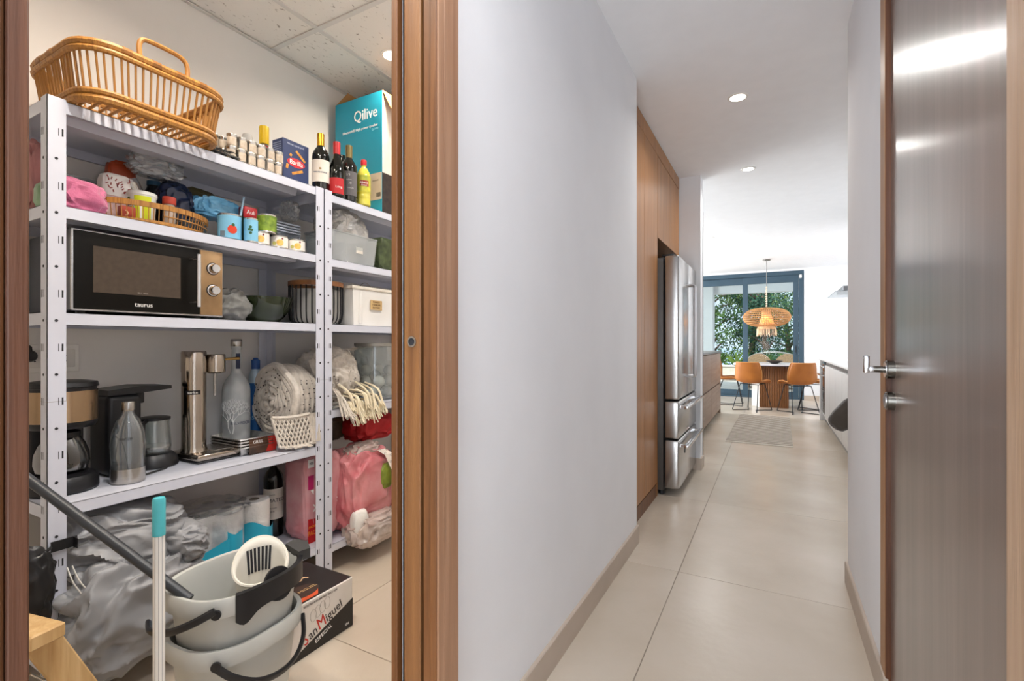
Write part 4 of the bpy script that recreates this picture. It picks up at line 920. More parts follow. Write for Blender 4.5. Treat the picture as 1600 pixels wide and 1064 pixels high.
b = bottle('wine_bottle', 'dark wine bottle with cream label on the bottom shelf', 'bottle', (-2.135, 1.497, S5), bord(.044, .36, .27), winegl, None, (.044, .09, .235, cream_lab, R(80)))
ik = M('black_label_ink', '2b2a2c', .6)
textc('LA MATEO', .024, ik, b, .0452, PHI+.05, .18); textc('TINTO', .008, ik, b, .0452, PHI, .207); textc('rioja crianza', .008, ik, b, .0452, PHI, .145); textc('2018', .009, ik, b, .0452, PHI, .128)
def pinkpack():
    t = thing('toilet_roll_pack', 'pink plastic toilet roll pack behind the shelving posts', 'toilet rolls', (-1.980, 1.604, Z5+.001))
    pk = M('pink_pack_film', 'c9787e', .25, col2='dcaeb0', scale=6, bump=.3, bscale=18)
    ob('pack', blob((.170, .215, .405), 51, .03, 2.2, .32, 5), pk, t, sharp=60)
    F = .0845
    ob('red_pack_badge', MB().prism([(-.100, .0), (-.035, .0), (-.045, .105), (-.100, .115)], F, F+.001, 'x'), M('red_badge_ink', 'c01f23', .4), t)
    text('PACK', .030, M('orange_ink', 'e58a2a', .5), t, (F+.0014, -.072, .045), (0, 1, 0), (0, 0, 1), .75); text('AHORRO', .016, M('orange_ink', 'e58a2a'), t, (F+.0014, -.072, .075), (0, 1, 0), (0, 0, 1), .75)
    text('xands', .075, white_pr, t, (F+.001, .0, .165), (0, 1, 0), (0, 0, 1), .85)
    ob('magenta_badge', MB().box(F, F+.0008, -.100, -.068, .25, .315), M('magenta_ink', 'c02a66', .4), t)
    ob('white_badge', MB().box(F, F+.0008, -.100, -.066, .352, .39), white_pr, t); text('100', .016, ik, t, (F+.0014, -.083, .371), (0, 1, 0), (0, 0, 1))
    ob('white_triangle', MB().prism([(-.085, .245), (-.015, .245), (-.05, .195)], F, F+.0008, 'x'), white_pr, t)
pinkpack()
def pinkbag():
    t = thing('shopping_bag', 'crinkled pink plastic bag with white ribbon handle bulging over the shelf', 'bag', (-1.925, 1.845, U5+.001))
    ob('bag', cloth((.24, .33, .41), 53, .13, (2.2, 2.2, 2.2), .62, 6, True, .5), M('pink_bag_film', 'c0626a', .2, col2='d99a9c', scale=7, bump=.5, bscale=14), t, sharp=60)
    ob('clear_bottom', cloth((.15, .29, .15), 54, .2, (2.4, 2, 2.4), .7, 5), thin('milky_film', 'eadcd4', .6, .4, .15, .8, 20), t, (.105, -.01, -.065), sharp=60)
    ob('white_content', blob((.06, .09, .13), 55, .06, 2, .7, 4), white_pl, t, (.115, -.11, -.0), sharp=60)
    gm = M('green_content', '7c8a30', .4, var=.2); ob('green_content', blob((.07, .09, .13), 56, .12, 2, .7, 4), gm, t, (.105, .07, .19), sharp=60)
    rib = M('ribbon_white', 'ddd3c8', .7); pts = [(.10, .055, .395), (.135, .075, .37), (.165, .10, .28), (.168, .125, .18), (.165, .15, .09), (.16, .145, .07)]
    rb = ob('ribbon_handle', MB().grid(lambda u, v: Vector(pts[min(5, int(round(u*5)))])+Vector((.004*v, -.026+.052*v, 0)), 5, 1), rib, t)
    ob('ribbon_handle', MB().grid(lambda u, v: Vector(((.165, .11, .04), (.168, .09, .01), (.162, .07, -.03))[int(round(u*2))])+Vector((.003*v, -.024+.048*v, 0)), 2, 1), rib, t)
    for k in range(12):
        u = k/12*.85; i = int(u*5); p = Vector(pts[i]).lerp(Vector(pts[i+1]), u*5-i)
        ob('ribbon_mark', MB().tube([(p.x+.0045+.005*math.cos(a)*0, p.y+(.012 if k % 2 else -.011)+.006*math.cos(a), p.z+.006*math.sin(a)) for a in [2*math.pi*j/10 for j in range(10)]], .0008, 4, True), M('ribbon_ink', '8b8587', .6), rb)
    ob('knotted_film', cloth((.10, .19, .07), 57, .3, (2.4, 2, 2.4), .8, 5), thin('milky_film'), t, (.04, -.02, .365), sharp=60)
pinkbag()
soft('red_bag', 'bright red bag on top of the pink shopping bag', 'bag', (-1.985, 1.965, U5+.43), (.17, .25, .145), M('red_fabric', 'a8141a', .6, var=.08), 61, .2, 2.2, .6)
soft('grey_bag', 'dark grey shiny bag in the gap below the glass jar', 'bag', (-2.06, 2.14, U5+.52), (.2, .26, .10), M('dark_grey_film', '6b6462', .3, var=.2), 63, .15, 2.4, .7)
soft('brown_box', 'brown packet at the shelf end behind the ribbon', 'packet', (-1.99, 2.13, U5+.001), (.16, .18, .24), M('brown_packet_film', '8a6e45', .5, var=.2), 65, .08, 2, .4)
soft('dark_packet', 'black patterned packet beside the red bag', 'packet', (-2.10, 1.80, U5+.44), (.12, .16, .12), M('black_pattern_film', '2a2422', .35, col2='6d5a44', scale=14), 67, .2, 2.4, .7)

# ---------------------------------------------------------------- grey tarpaulin spilling from the bottom shelf
def tarp():
    t = thing('grey_tarpaulin', 'large crumpled grey tarpaulin bundle on the bottom shelf', 'tarpaulin', (-1.90, .80, .0))
    gm = M('grey_tarp', '8a8b8e', .42, var=.04, spec=.6)
    def hang(q): return q
    ob('upper_bundle', cloth((.33, .34, .22), 71, .16, (1.3, 1.1, 3.6), .8, 6, False, .35), gm, t, (-.06, .0, .335), sharp=80)
    ob('front_folds', cloth((.17, .35, .33), 76, .25, (1.9, 1.6, 2.7), .8, 6, False, -.5), gm, t, (.085, -.015, .085), sharp=80)
    ob('rolled_end', cloth((.24, .14, .13), 74, .16, (1.2, 2, 4), .8, 5, False, .2), gm, t, (.03, .13, .335), sharp=80)
    ob('under_bundle', cloth((.30, .33, .18), 75, .16, (2, 2, 4), .7, 5, True, .3), gm, t, (-.09, .0, S5), sharp=80)
    for k in range(2): ob('tie_cord', MB().tube(smooth([(.075, -.185+.012*k, .44), (.10, -.180+.014*k, .40), (.115, -.165+.016*k, .36), (.11, -.160+.012*k, .33)], 4), .002, 6), M('white_cord', 'c9c6c0', .7), t)
tarp()
# ---------------------------------------------------------------- things on the pantry floor
def superell(a, b, n=48, e=2.6): return [(a*math.copysign(abs(math.cos(t))**(2/e), math.cos(t)), b*math.copysign(abs(math.sin(t))**(2/e), math.sin(t))) for t in [2*math.pi*k/n for k in range(n)]]
bucket_m = M('bucket_grey', 'b4b5b0', .42, var=.02)
def shell(prof, a, b, n=48):
    S = superell(1, 1, n); m = MB(); L = len(prof)
    m.grid(lambda u, v: (lambda s, p: (s[0]*a*p[0], s[1]*b*p[0], p[1]))(S[int(round(u*n)) % n], prof[int(round(v*(L-1)))]), n, L-1, True); return m
def bucket(label, z, hang):
    t = thing('bucket', label, 'bucket', (-1.345, .829, z), R(4), group='grey plastic buckets')
    prof = [(.0, .0), (.74, .0), (.755, .006), (.925, .268), (.93, .272), (1.03, .272), (1.04, .278), (1.035, .316), (1.02, .32), (.955, .318), (.91, .300), (.74, .012), (0, .010)]
    ob('tub', shell(prof, .140, .160), bucket_m, t, sharp=40)
    def strapbar(pts, w=.0105, d=.0065):
        m = MB(); P = smooth(pts, 6); m.tube(P, d, 8, ry=w); return m
    if hang == 'low':
        ob('handle', strapbar([(.120, -.138, .285), (.142, -.110, .252), (.160, -.055, .215), (.165, .010, .200), (.158, .065, .208), (.140, .108, .240), (.112, .130, .285)]), black_pl, t)
    else:
        ob('handle', strapbar([(.118, -.142, .302), (.085, -.178, .282), (.03, -.200, .259), (-.04, -.203, .246), (-.09, -.18, .244)]), black_pl, t)
    ob('pivot', MB().lathe([(.012, 0), (.012, .006), (0, .007)], 16, X=Matrix.Translation((.117, -.139, .292)) @ Matrix.Rotation(R(-50), 4, 'Z') @ Matrix.Rotation(R(90), 4, 'Y')), black_pl, t)
    return t
bucket('lower grey plastic bucket of the nested pair on the floor', .002, 'low')
up = bucket('upper grey plastic bucket nested inside another with black rim', .131, 'side')
def _clip(u, v):
    p = superell(1, 1, 96)[int(round((-.085+.39*u)*96)) % 96]; low = .268-.028*math.exp(-((u-.06)/.07)**2)
    z = (low, low, .323, .323)[int(round(v*3))]; k = (1.02, 1.052, 1.052, .95)[int(round(v*3))]
    return (p[0]*.140*k, p[1]*.160*k, z)
ob('rim_clip', MB().grid(_clip, 36, 3), black_pl, up)
ob('spout', MB().prism([(.005, .160), (.09, .135), (.10, .17), (.05, .205), (.0, .20)], .306, .336, 'z'), M('charcoal_plastic', '3c3c3c', .45), up)
def wringer():
    t = thing('mop_wringer', 'white slotted plastic mop wringer sitting in the upper bucket', 'wringer', (-1.315, .882, .385), R(4))
    cr = M('cream_plastic', 'd3cfc4', .4, var=.02)
    def cup(u, v):   # tapered cup, its back wall higher than the front
        a = 2*math.pi*u; back = .5-.5*math.cos(a-R(150)+math.pi)
        z = -.09+(.13+.085*back**1.5)*v; rr = .045+.026*v
        return (rr*math.cos(a)*.9, rr*1.05*math.sin(a), z)
    ob('cup', MB().grid(cup, 48, 8, True), cr, t); o = bpy.context.scene.objects[t.children[0].name]; sm = o.modifiers.new('thickness', 'SOLIDIFY'); sm.thickness = .005
    ob('cup_rim', MB().tube([Vector(cup(k/48, 1)) for k in range(48)], .0045, 6, True), cr, t)
    for k in range(7):
        a = R(122+10*k); p0 = Vector((.0535*math.cos(a)*.9, .0535*1.05*math.sin(a), .03)); p1 = Vector((.0615*math.cos(a)*.9, .0615*1.05*math.sin(a), .098))
        bar('slot', p0, p1, .0032, dark_hole, t, 8)
    ob('hinge_guard', MB().lathe([(.0, 0), (.045, 0), (.045, .008), (0, .008)], 28, X=Matrix.Translation((.082, -.012, .035)) @ Matrix.Rotation(R(72), 4, 'Y')), black_pl, t)
wringer()
t = thing('broom_stick', 'white broom handle with teal grip standing before the buckets', 'broom handle', (-1.25, .586, 0))
ob('pole', MB().tube([(0, 0, .001), (0, 0, .66)], .0118, 16), white_pl, t); ob('grip', MB().tube([(0, 0, .655), (0, 0, .738), (0, 0, .742)], [.0132, .0132, .011], 18), M('teal_plastic', '4fb0b8', .4, var=.08), t)
for a in (-.7, -.1, .5): ob('pole_groove', MB().box(.0112, .0122, -.0008, .0008, .002, .655, X=Matrix.Rotation(a-.4, 4, 'Z')), M('pole_grey', 'b9b8b6', .5), t)
tag(ob('black_pole', MB().tube([(-1.865, .432, .852), (-1.352, .679, .458), (-1.325, .692, .437)], .0125, 14), M('black_grey_tube', '2e3136', .4, var=.05)), 'black metal pole slanting down into the upper bucket', 'pole')
def trestle():
    t = thing('wooden_trestle', 'pale pine trestle leg and rail in the bottom left corner', 'trestle', (-1.50, .47, 0))
    pine = wood('pine', 'cfae7e', 'b58f5c', .6, 2, 6, 'c5a270')
    ob('rail', MB().rbox(-.20, .03, -.05, .020, .405, .440, .004, 1, X=Matrix.Rotation(R(12), 4, 'Z')), pine, t)
    ob('leg', MB().rbox(-.011, .011, -.032, .032, -.46, 0, .003, 1, X=Matrix.Translation((-.03, -.012, .415)) @ Matrix.Rotation(R(24), 4, 'X')), pine, t)
    ob('leg', MB().rbox(-.011, .011, -.032, .032, -.445, 0, .003, 1, X=Matrix.Translation((-.055, -.035, .405)) @ Matrix.Rotation(R(-22), 4, 'X')), pine, t)
    ob('hinge', MB().tube([(.0, -.03, .34), (.0, -.005, .31)], .003, 6), steel, t)
trestle()
def strap():
    t = thing('black_bag', 'black plastic bag strapped to the near shelving post', 'bag', (-1.80, .53, .33))
    ob('bag', blob((.07, .085, .19), 81, .22, 2.2, .7, 4, False), M('black_film', '1b1b1d', .3, var=.2), t, sharp=60)
    ob('strap', MB().box(-.03, -.028, .05, .11, .165, .195).box(-.028, .0, .10, .102, .165, .195).tube([(-.028, .05, .18), (-.01, .03, .175)], .004, 6), M('black_tape', '151517', .5), t)
    ob('strap_end', MB().add([(-.027, .09, .165), (-.027, .14, .172), (-.020, .13, .165), (-.026, .09, .16)], [(0, 1, 2, 3)]), M('black_tape', '151517'), t)
strap()
def beer():
    t = thing('beer_box', 'white and black beer carton with red and black lettering', 'box', (-1.44, 1.035, 0.001))
    Wd, Hh, D = .312, .188, .27; wc = M('beer_white_card', 'd3cdc6', .5, var=.03); bk = M('beer_black_card', '1d1a19', .45, var=.1)
    ob('carton', MB().rbox(-D, 0, 0, Wd, 0, Hh, .003, 1), wc, t)
    F = .0006
    ob('black_diagonal', MB().prism([(.0, .001), (Wd, .001), (Wd, .108), (.0, .0)], 0, F, 'x'), bk, t)
    ob('top_print', MB().box(-D+.002, -.004, .002, Wd-.002, Hh, Hh+F), bk, t)
    ob('orange_print', MB().prism([(-.012, .05), (-.012, .16), (-.06, .20), (-.10, .14), (-.10, .05)], Hh+F, Hh+2*F, 'z'), M('orange_beer_ink', 'c4512a', .45, var=.1), t)
    ob('oval_print', MB().lathe([(.0, Hh+2*F), (.055, Hh+2*F), (.055, Hh+3*F), (0, Hh+3*F)], 28, c=(-.075, .14, 0), sx=.8, sy=1.2), M('beer_brown_ink', '3b2c24', .45), t)
    text('SAN MIGUEL', .022, M('gold_ink', 'c0a070', .5), t, (-.075, .14, Hh+3*F), (0, 1, 0), (-1, 0, 0))
    text('CERVEZA', .05, M('peach_ink', 'd9b48c', .5), t, (-.16, .12, Hh+2*F), (0, 1, 0), (-1, 0, 0))
    for k in range(6): ob('stripe_print', MB().box(-.21, -.185, .03+.02*k, .042+.02*k, Hh+F, Hh+2*F), M('peach_ink', 'd9b48c'), t)
    an = math.atan(.108/Wd); rt = Vector((0, math.cos(an), math.sin(an))); upv = Vector((0, -math.sin(an), math.cos(an)))
    rd = M('beer_red_ink', 'b5281e', .45); ik2 = M('beer_black_ink', '2a2523', .45)
    def at(s, h): return Vector((F+.0003, 0, 0))+rt*s+upv*h
    text('S', .066, rd, t, at(.110, .024), rt, upv, .7); text('an', .048, ik2, t, at(.143, .022), rt, upv, .85); text('M', .064, rd, t, at(.184, .027), rt, upv, .75); text('iguel', .048, ik2, t, at(.242, .024), rt, upv, .9)
    text('ESPECIAL', .020, white_pr, t, at(.178, -.018), rt, upv, .95); text('33cl', .012, white_pr, t, (F+.0003, Wd-.03, .02), (0, 1, 0), (0, 0, 1))
    text('SELECTED AND BREWED SINCE 1890', .010, M('grey_beer_ink', '6b635c', .6), t, (F, Wd*.52, Hh-.014), (0, 1, 0), (0, 0, 1), .9)
    cg = M('crest_ink', 'aea69c', .6)
    for k in range(4): ob('crest_print', MB().tube([(F, .13+.02*k+.013*math.cos(a), .128+.006*k+.022*math.sin(a)) for a in [2*math.pi*j/14 for j in range(14)]], .0008, 4, True), cg, t)
beer()
# ================================================================ KITCHEN AND DINING
gap_m = M('shadow_gap', '2c2622', .8)
def tallcab():
    t = thing('tall_cabinet', 'tall oak kitchen cabinet between the hall wall and the fridge', 'cabinet', (-.73, 2.67, 0))
    ob('carcass', MB().box(-.70, -.022, 0, .86, .09, 2.45), oak, t)
    ob('stile', MB().rbox(-.02, 0, 0, .455, .10, 2.45, .0015, 1), oak, t)
    ob('door', MB().rbox(-.02, 0, .459, .848, .10, 2.45, .0015, 1), oak, t)
    ob('top_filler', MB().rbox(-.10, .002, 0, 1.755, 2.452, 2.55, .0015, 1), oak, t)
    ob('plinth', MB().box(-.65, -.004, 0, .86, .0, .09), walnut, t)
    ob('side_panel', MB().rbox(-.70, -.001, .849, .867, 0, 2.45, .001, 1), oak, t)
    t = thing('fridge_cabinet', 'oak wall cabinet fitted above the steel fridge', 'cabinet', (-.73, 3.54, 1.862))
    ob('carcass', MB().box(-.70, -.022, .0, .885, .004, .585), oak, t)
    for k in range(2): ob('door', MB().rbox(-.02, 0, .001+.443*k, .441+.443*k, 0, .585, .0015, 1), oak, t)
tallcab()
def fridge():
    t = thing('fridge', 'large stainless steel fridge with double doors and two drawers', 'fridge', (-.588, 3.56, 0))
    st = M('fridge_steel', 'b4b2b0', .22, .95, var=.03, scale=4, stretch=(1, 1, .2)); dk = M('fridge_side', '4b4744', .45, .3, var=.04)
    Wd = .865
    ob('cabinet', MB().rbox(-.70, -.108, .004, Wd-.004, .035, 1.715, .006, 2), dk, t)
    for k in range(2):
        d = ob('door', MB().rbox(-.100, 0, .435*k+.001, .435*k+.429, .695, 1.728, .012, 3), st, t)
        y = .405 if k == 0 else .46
        ob('handle', MB().tube([(.0, y, 1.55), (.045, y, 1.55), (.05, y, 1.545), (.05, y, .845), (.045, y, .84), (.0, y, .84)], .010, 10), chrome, d)
    for z0, z1 in ((.415, .682), (.055, .402)):
        d = ob('drawer', MB().rbox(-.100, 0, .001, Wd-.001, z0, z1, .012, 3), st, t)
        ob('handle', MB().rbox(.030, .062, .03, Wd-.03, z1-.055, z1-.030, .006, 2).box(.0, .035, .05, .075, z1-.052, z1-.033).box(.0, .035, Wd-.075, Wd-.05, z1-.052, z1-.033), chrome, d)
    ob('badge', MB().lathe([(.022, 0), (.022, .003), (0, .004)], 20, X=Matrix.Translation((.0, .26, .29)) @ Matrix.Rotation(R(90), 4, 'Y')), black_mt, t)
    for y in (.05, Wd-.05): ob('hinge_cap', MB().rbox(-.12, -.04, y-.03, y+.03, 1.728, 1.742, .004, 2), black_pl, t)
    for y in (.06, Wd-.06):
        for x in (-.13, -.65): ob('foot', MB().lathe([(.025, 0.001), (.022, .036)], 14, c=(x, y, 0)), black_pl, t)
fridge()
tr = struct('trim_4', MB().rbox(-.578, -.553, 4.600, 4.632, .0, 2.28, .002, 1), M('dark_bronze_metal', '3a3430', .4, .5), 'slim dark metal door edge behind the wall pier', 'trim')
def island():
    t = thing('kitchen_island', 'grey-brown kitchen island with flush panels beyond the fridge', 'kitchen island', (-.727, 4.95, 0))
    gw = wood('island_wood', '9c8676', '86705f', .45, 1, 4, '917b6b'); L = 3.27
    ob('carcass', MB().box(-1.1, -.022, .01, L-.01, .07, .95), gap_m, t)
    n = 5; w_ = L/n
    for k in range(n):
        for z0, z1 in ((.072, .475), (.490, .945)): ob('panel', MB().rbox(-.02, 0, k*w_+.004, (k+1)*w_-.004, z0, z1, .002, 1), gw, t)
    ob('end_panel', MB().rbox(-1.1, -.001, L-.009, L, .0, .95, .002, 1), gw, t); ob('end_panel', MB().rbox(-1.1, -.001, 0, .009, .0, .95, .002, 1), gw, t)
    ob('plinth', MB().box(-1.05, -.05, .02, L-.02, 0, .07), black_pl, t)
    tp = tag(ob('island_worktop', MB().rbox(-1.86, -.715, 4.93, 8.235, .952, .978, .003, 2), M('dark_stone', '5c5652', .3, var=.1)), 'thin dark stone worktop on the kitchen island', 'worktop')
    f = thing('faucet', 'slim black kitchen tap on the island worktop', 'tap', (-1.12, 8.0, .9785))
    ob('post', MB().tube([(0, 0, 0), (0, 0, .15)], .011, 10), black_mt, f); ob('spout', MB().tube([(0, 0, .15), (.02, 0, .152), (.14, 0, .152)], .009, 10), black_mt, f)
island()
def counter():
    wd = M('cabinet_white_lacquer', 'cfcdcb', .35, var=.01); 
    for k, y in enumerate((4.55, 5.15, 5.75, 6.35, 6.95)):
        t = thing('base_cabinet', ['pale base cabinet nearest the hall wall end', 'second pale base cabinet along the right-hand worktop', 'pale base cabinet in the middle of the right-hand run', 'pale base cabinet just before the oven pair', 'pale base cabinet next to the black oven'][k], 'cabinet', (.60, y, 0), group='pale base cabinets')
        ob('carcass', MB().box(.022, .68, .002, .598, .10, .855), wd, t); ob('plinth', MB().box(.05, .66, .002, .598, 0, .10), M('plinth_grey', '9a9896', .5), t)
        ob('door', MB().rbox(0, .02, .004, .596, .105, .81, .002, 1), wd, t); ob('grip_rail', MB().box(.012, .022, .004, .596, .815, .85), M('grip_dark', '6a6866', .4, .4), t)
    t = thing('oven', 'black glass built-in oven at the far end of the worktop', 'oven', (.60, 7.56, 0))
    ob('carcass', MB().box(.022, .68, 0, .55, .09, .855), wd, t); ob('door', MB().rbox(0, .02, .01, .54, .15, .70, .003, 2), M('oven_glass', '15161a', .08), t)
    ob('panel', MB().rbox(0, .02, .01, .54, .71, .85, .003, 2), M('oven_glass', '15161a'), t); ob('handle', MB().tube([(.0, .05, .665), (-.04, .05, .665), (-.04, .50, .665), (0, .50, .665)], .010, 8), chrome, t)
    for k in range(3): ob('knob', MB().lathe([(.018, 0), (.016, .02), (0, .02)], 16, X=Matrix.Translation((0, .12+.15*k, .78)) @ Matrix.Rotation(R(-90), 4, 'Y')), chrome, t)
    ob('rack', MB().box(-.001, .0, .06, .49, .30, .31).box(-.001, 0, .06, .49, .45, .46), steel, t); ob('plinth', MB().box(.05, .66, 0, .55, 0, .09), black_pl, t)
    tag(ob('end_panel_unit', MB().rbox(.585, 1.29, 8.115, 8.165, 0, .858, .003, 1), wd), 'white end panel closing the right-hand kitchen run', 'panel')
    tag(ob('worktop', MB().rbox(.58, 1.297, 4.5, 8.18, .860, .885, .003, 2), M('white_stone', 'e6e4e2', .25, var=.02)), 'white stone worktop along the right kitchen wall', 'worktop')
    t = thing('extractor_hood', 'grey extractor hood with glass canopy on the kitchen wall', 'extractor hood', (1.298, 6.72, 1.64))
    ob('chimney', MB().rbox(-.30, 0, -.14, .14, .04, .62, .004, 1), steel, t); ob('body', MB().rbox(-.62, -.0, -.30, .30, .045, .095, .004, 1), M('hood_grey', '8e8e90', .35, .6), t)
    ob('glass_canopy', MB().rbox(-.70, -.02, -.42, .42, .022, .034, .004, 1), thin('hood_glass', 'eef2f4', .35, .12), t)
counter()
tag(ob('fabric_pouch', blob((.10, .085, .19), 91, .06, 1.5, .7, 4, False, lambda q: Matrix.Rotation(R(40), 3, 'Y') @ (q-Vector((0, 0, .095)))), M('dark_brown_felt', '3a322a', .9, var=.12, sheen=.3), None, (.312, 2.722, .775), sharp=60), 'dark brown felt pouch hanging behind the right wall end', 'pouch')
def rug():
    t = thing('rug', 'pale striped runner rug on the floor before the dining table', 'rug', (-.13, 7.02, .0005), R(-.6))
    ob('base', MB().rbox(-.328, .328, -1.18, 1.18, 0, .008, .003, 1), M('rug_cream', 'c9c1b5', .95, var=.04, scale=40, bump=.3, bscale=120), t)
    sm = M('rug_taupe', '857a6f', .95, var=.08, scale=40); s0 = None
    for k in range(26):
        y = -1.16+2.32*(k+.5)/26
        if s0 is None: s0 = o = ob('stripe', MB().rbox(-.326, .326, -.020, .020, .0075, .0105, .001, 1), sm, t, (0, y, 0))
        else: o = s0.copy(); COL.objects.link(o); o.location = (0, y, 0)
rug()
# ---------------------------------------------------------------- dining table, chairs, pendant
def table():
    t = thing('dining_table', 'white topped dining table on a fluted wooden pedestal', 'table', (.0, 9.50, 0))
    tp = [(x, y) for x, y, z in rrect(-.62, .56, -.50, .50, .26, 8)]
    ob('tabletop', MB().prism(tp, .728, .748, 'z'), M('marble_white', 'dfe0e4', .2, col2='c9ccd4', scale=3), t)
    ob('top_edge', MB().prism([(x*.985, y*.98) for x, y in tp], .712, .728, 'z'), M('edge_dark', '4a4a50', .4), t)
    fw = wood('fluted_wood', '8c5a2c', '70441e', .45, 2, 5, '7f4f26')
    ob('pedestal', MB().box(-.20, .22, -.20, .20, .0, .712), fw, t)
    for k in range(17):
        x = -.195+.41*k/16; bar('flute', (x, -.20, .0), (x, -.20, .712), .0125, fw, t, 10)
    for k in range(15):
        y = -.18+.36*k/14; bar('flute', (.22, y, .0), (.22, y, .712), .0125, fw, t, 10)
    ob('side_panel', MB().prism([(-.33, -.02), (-.205, -.20), (-.205, .20), (-.33, .12)], 0, .70, 'z'), M('pale_glare_panel', 'd9d4cc', .5), t)  # whitish panel paints window glare onto the pedestal's left side
    b = tag(ob('fruit_bowl', MB().lathe([(.04, 0), (.05, .006), (.10, .03), (.135, .052), (.13, .054), (.095, .036), (.045, .014), (0, .012)], 32), M('bronze_bowl', '3a3028', .4, .5), None, (.02, 9.30, .7485)), 'shallow dark bowl on the dining table', 'bowl')
table()
lea = M('cognac_leather', 'b8712e', .45, col2='a3602a', scale=6, bump=.1, bscale=80)
def chair(label, loc, rz):
    t = thing('dining_chair', label, 'chair', (*loc, 0), rz, 'cognac leather dining chairs')
    prof = [(.215, .445, .20), (.20, .462, .215), (.08, .455, .225), (-.06, .440, .228), (-.135, .452, .232), (-.175, .50, .238), (-.20, .58, .24), (-.225, .68, .228), (-.245, .775, .205), (-.248, .79, .195)]
    def S(u, v):
        i = u*(len(prof)-1); k = min(len(prof)-2, int(i)); f = i-k; a, b = prof[k], prof[k+1]
        y = a[0]+(b[0]-a[0])*f; z = a[1]+(b[1]-a[1])*f; w_ = a[2]+(b[2]-a[2])*f; s = 2*v-1
        bk = max(0, min(1, (u-.35)/.4)); e = abs(s)**3
        return (s*w_*(1-.06*e), y+.10*e*bk, z+.055*e*(1-bk)*min(1, u*4))
    sh = ob('shell_seat', MB().grid(S, 27, 14), lea, t, sharp=80); m = sh.modifiers.new('thickness', 'SOLIDIFY'); m.thickness = .012
    ob('piping', MB().tube([S(k/20, 0) for k in range(21)]+[S(1, k/10) for k in range(1, 11)]+[S(1-k/20, 1) for k in range(1, 21)], .007, 6), M('leather_edge', 'c98a4c', .5), t)
    for s in (-1, 1):
        ob('wire_leg', MB().tube([(s*.13, .14, .435), (s*.20, .23, .008), (s*.20, .22, .006), (s*.06, .0, .006), (s*.20, -.23, .006), (s*.205, -.235, .01), (s*.15, -.10, .43)], .0065, 8), black_mt, t)
    ob('seat_bracket', MB().tube([(-.15, -.10, .43), (.15, -.10, .43), (.13, .14, .436), (-.13, .14, .436)], .006, 6, True), black_mt, t)
    return t
for lab, loc, rz in (('leather chair seen from behind at the left front of the table', (-.30, 8.80), R(-27)), ('leather chair seen from behind at the right front of the table', (.34, 8.80), R(27)),
                     ('leather chair seen from the side at the left table end', (-.70, 9.42), R(-88)), ('leather chair mostly hidden at the right table end', (.60, 9.30), R(85))):
    chair(lab, loc, rz)
def pendant():
    t = thing('pendant_lamp', 'wide woven rattan pendant lamp above the dining table', 'pendant lamp', (-.10, 9.42, 1.545))
    rat = M('rattan', 'b98a58', .6, var=.15, scale=40); cr = M('cotton_fringe', 'dcc6ac', .9, var=.05)
    pr_ = lambda a: (.37*abs(math.cos(a))**.75, .165*math.sin(a))
    for k in range(13):
        a = R(-78+156*k/12); r, z = pr_(a); ob('hoop', MB().tube([(r*math.cos(q), r*math.sin(q), z) for q in [2*math.pi*j/48 for j in range(48)]], .0055, 5, True), rat, t)
    m0 = None
    for k in range(64):
        if m0 is None: m0 = o = ob('rib', MB().tube([(pr_(R(-80+160*j/14))[0], 0, pr_(R(-80+160*j/14))[1]) for j in range(15)], .0034, 4), rat, t)
        else: o = m0.copy(); COL.objects.link(o)
        o.rotation_euler.z = 2*math.pi*k/64
    sh = ob('inner_shade', MB().lathe([(.06, .12), (.075, .05), (.10, -.06), (.15, -.20), (.146, -.20), (.096, -.06), (.07, .05), (.055, .12)], 32, close=True), thin('woven_linen', 'e8cda4', .0, .55), t)
    for k in range(40): a = 2*math.pi*k/40; bar('fringe_strand', (.148*math.cos(a), .148*math.sin(a), -.2), (.155*math.cos(a), .155*math.sin(a), -.29-.02*(k % 3)), .004, cr, t, 4)
    bl = ob('bulb', MB().ball((0, 0, .01), .035, 2), M('bulb_glow', 'ffdca0', .5, emit=14), t); ob('socket', MB().tube([(0, 0, .04), (0, 0, .12)], .022, 12), black_pl, bl)
    ob('cord', MB().tube([(0, 0, .12), (0, 0, 1.0)], .006, 6), M('grey_cord', '8d8a86', .7), t)
    for k in range(9): ob('cord_knot', MB().ball((0, 0, .20+.04*k), .016, 1, 1.2), cr, t)
    ob('canopy', MB().lathe([(.06, .985), (.06, 1.005), (0, 1.005)], 24), M('nickel', '8f8a84', .35, .8), t)
pendant()
light('pendant_bulb', 'POINT', (-.10, 9.42, 1.50), (0, 0, 0), 6, (1, .8, .55), shadow_soft_size=.04)

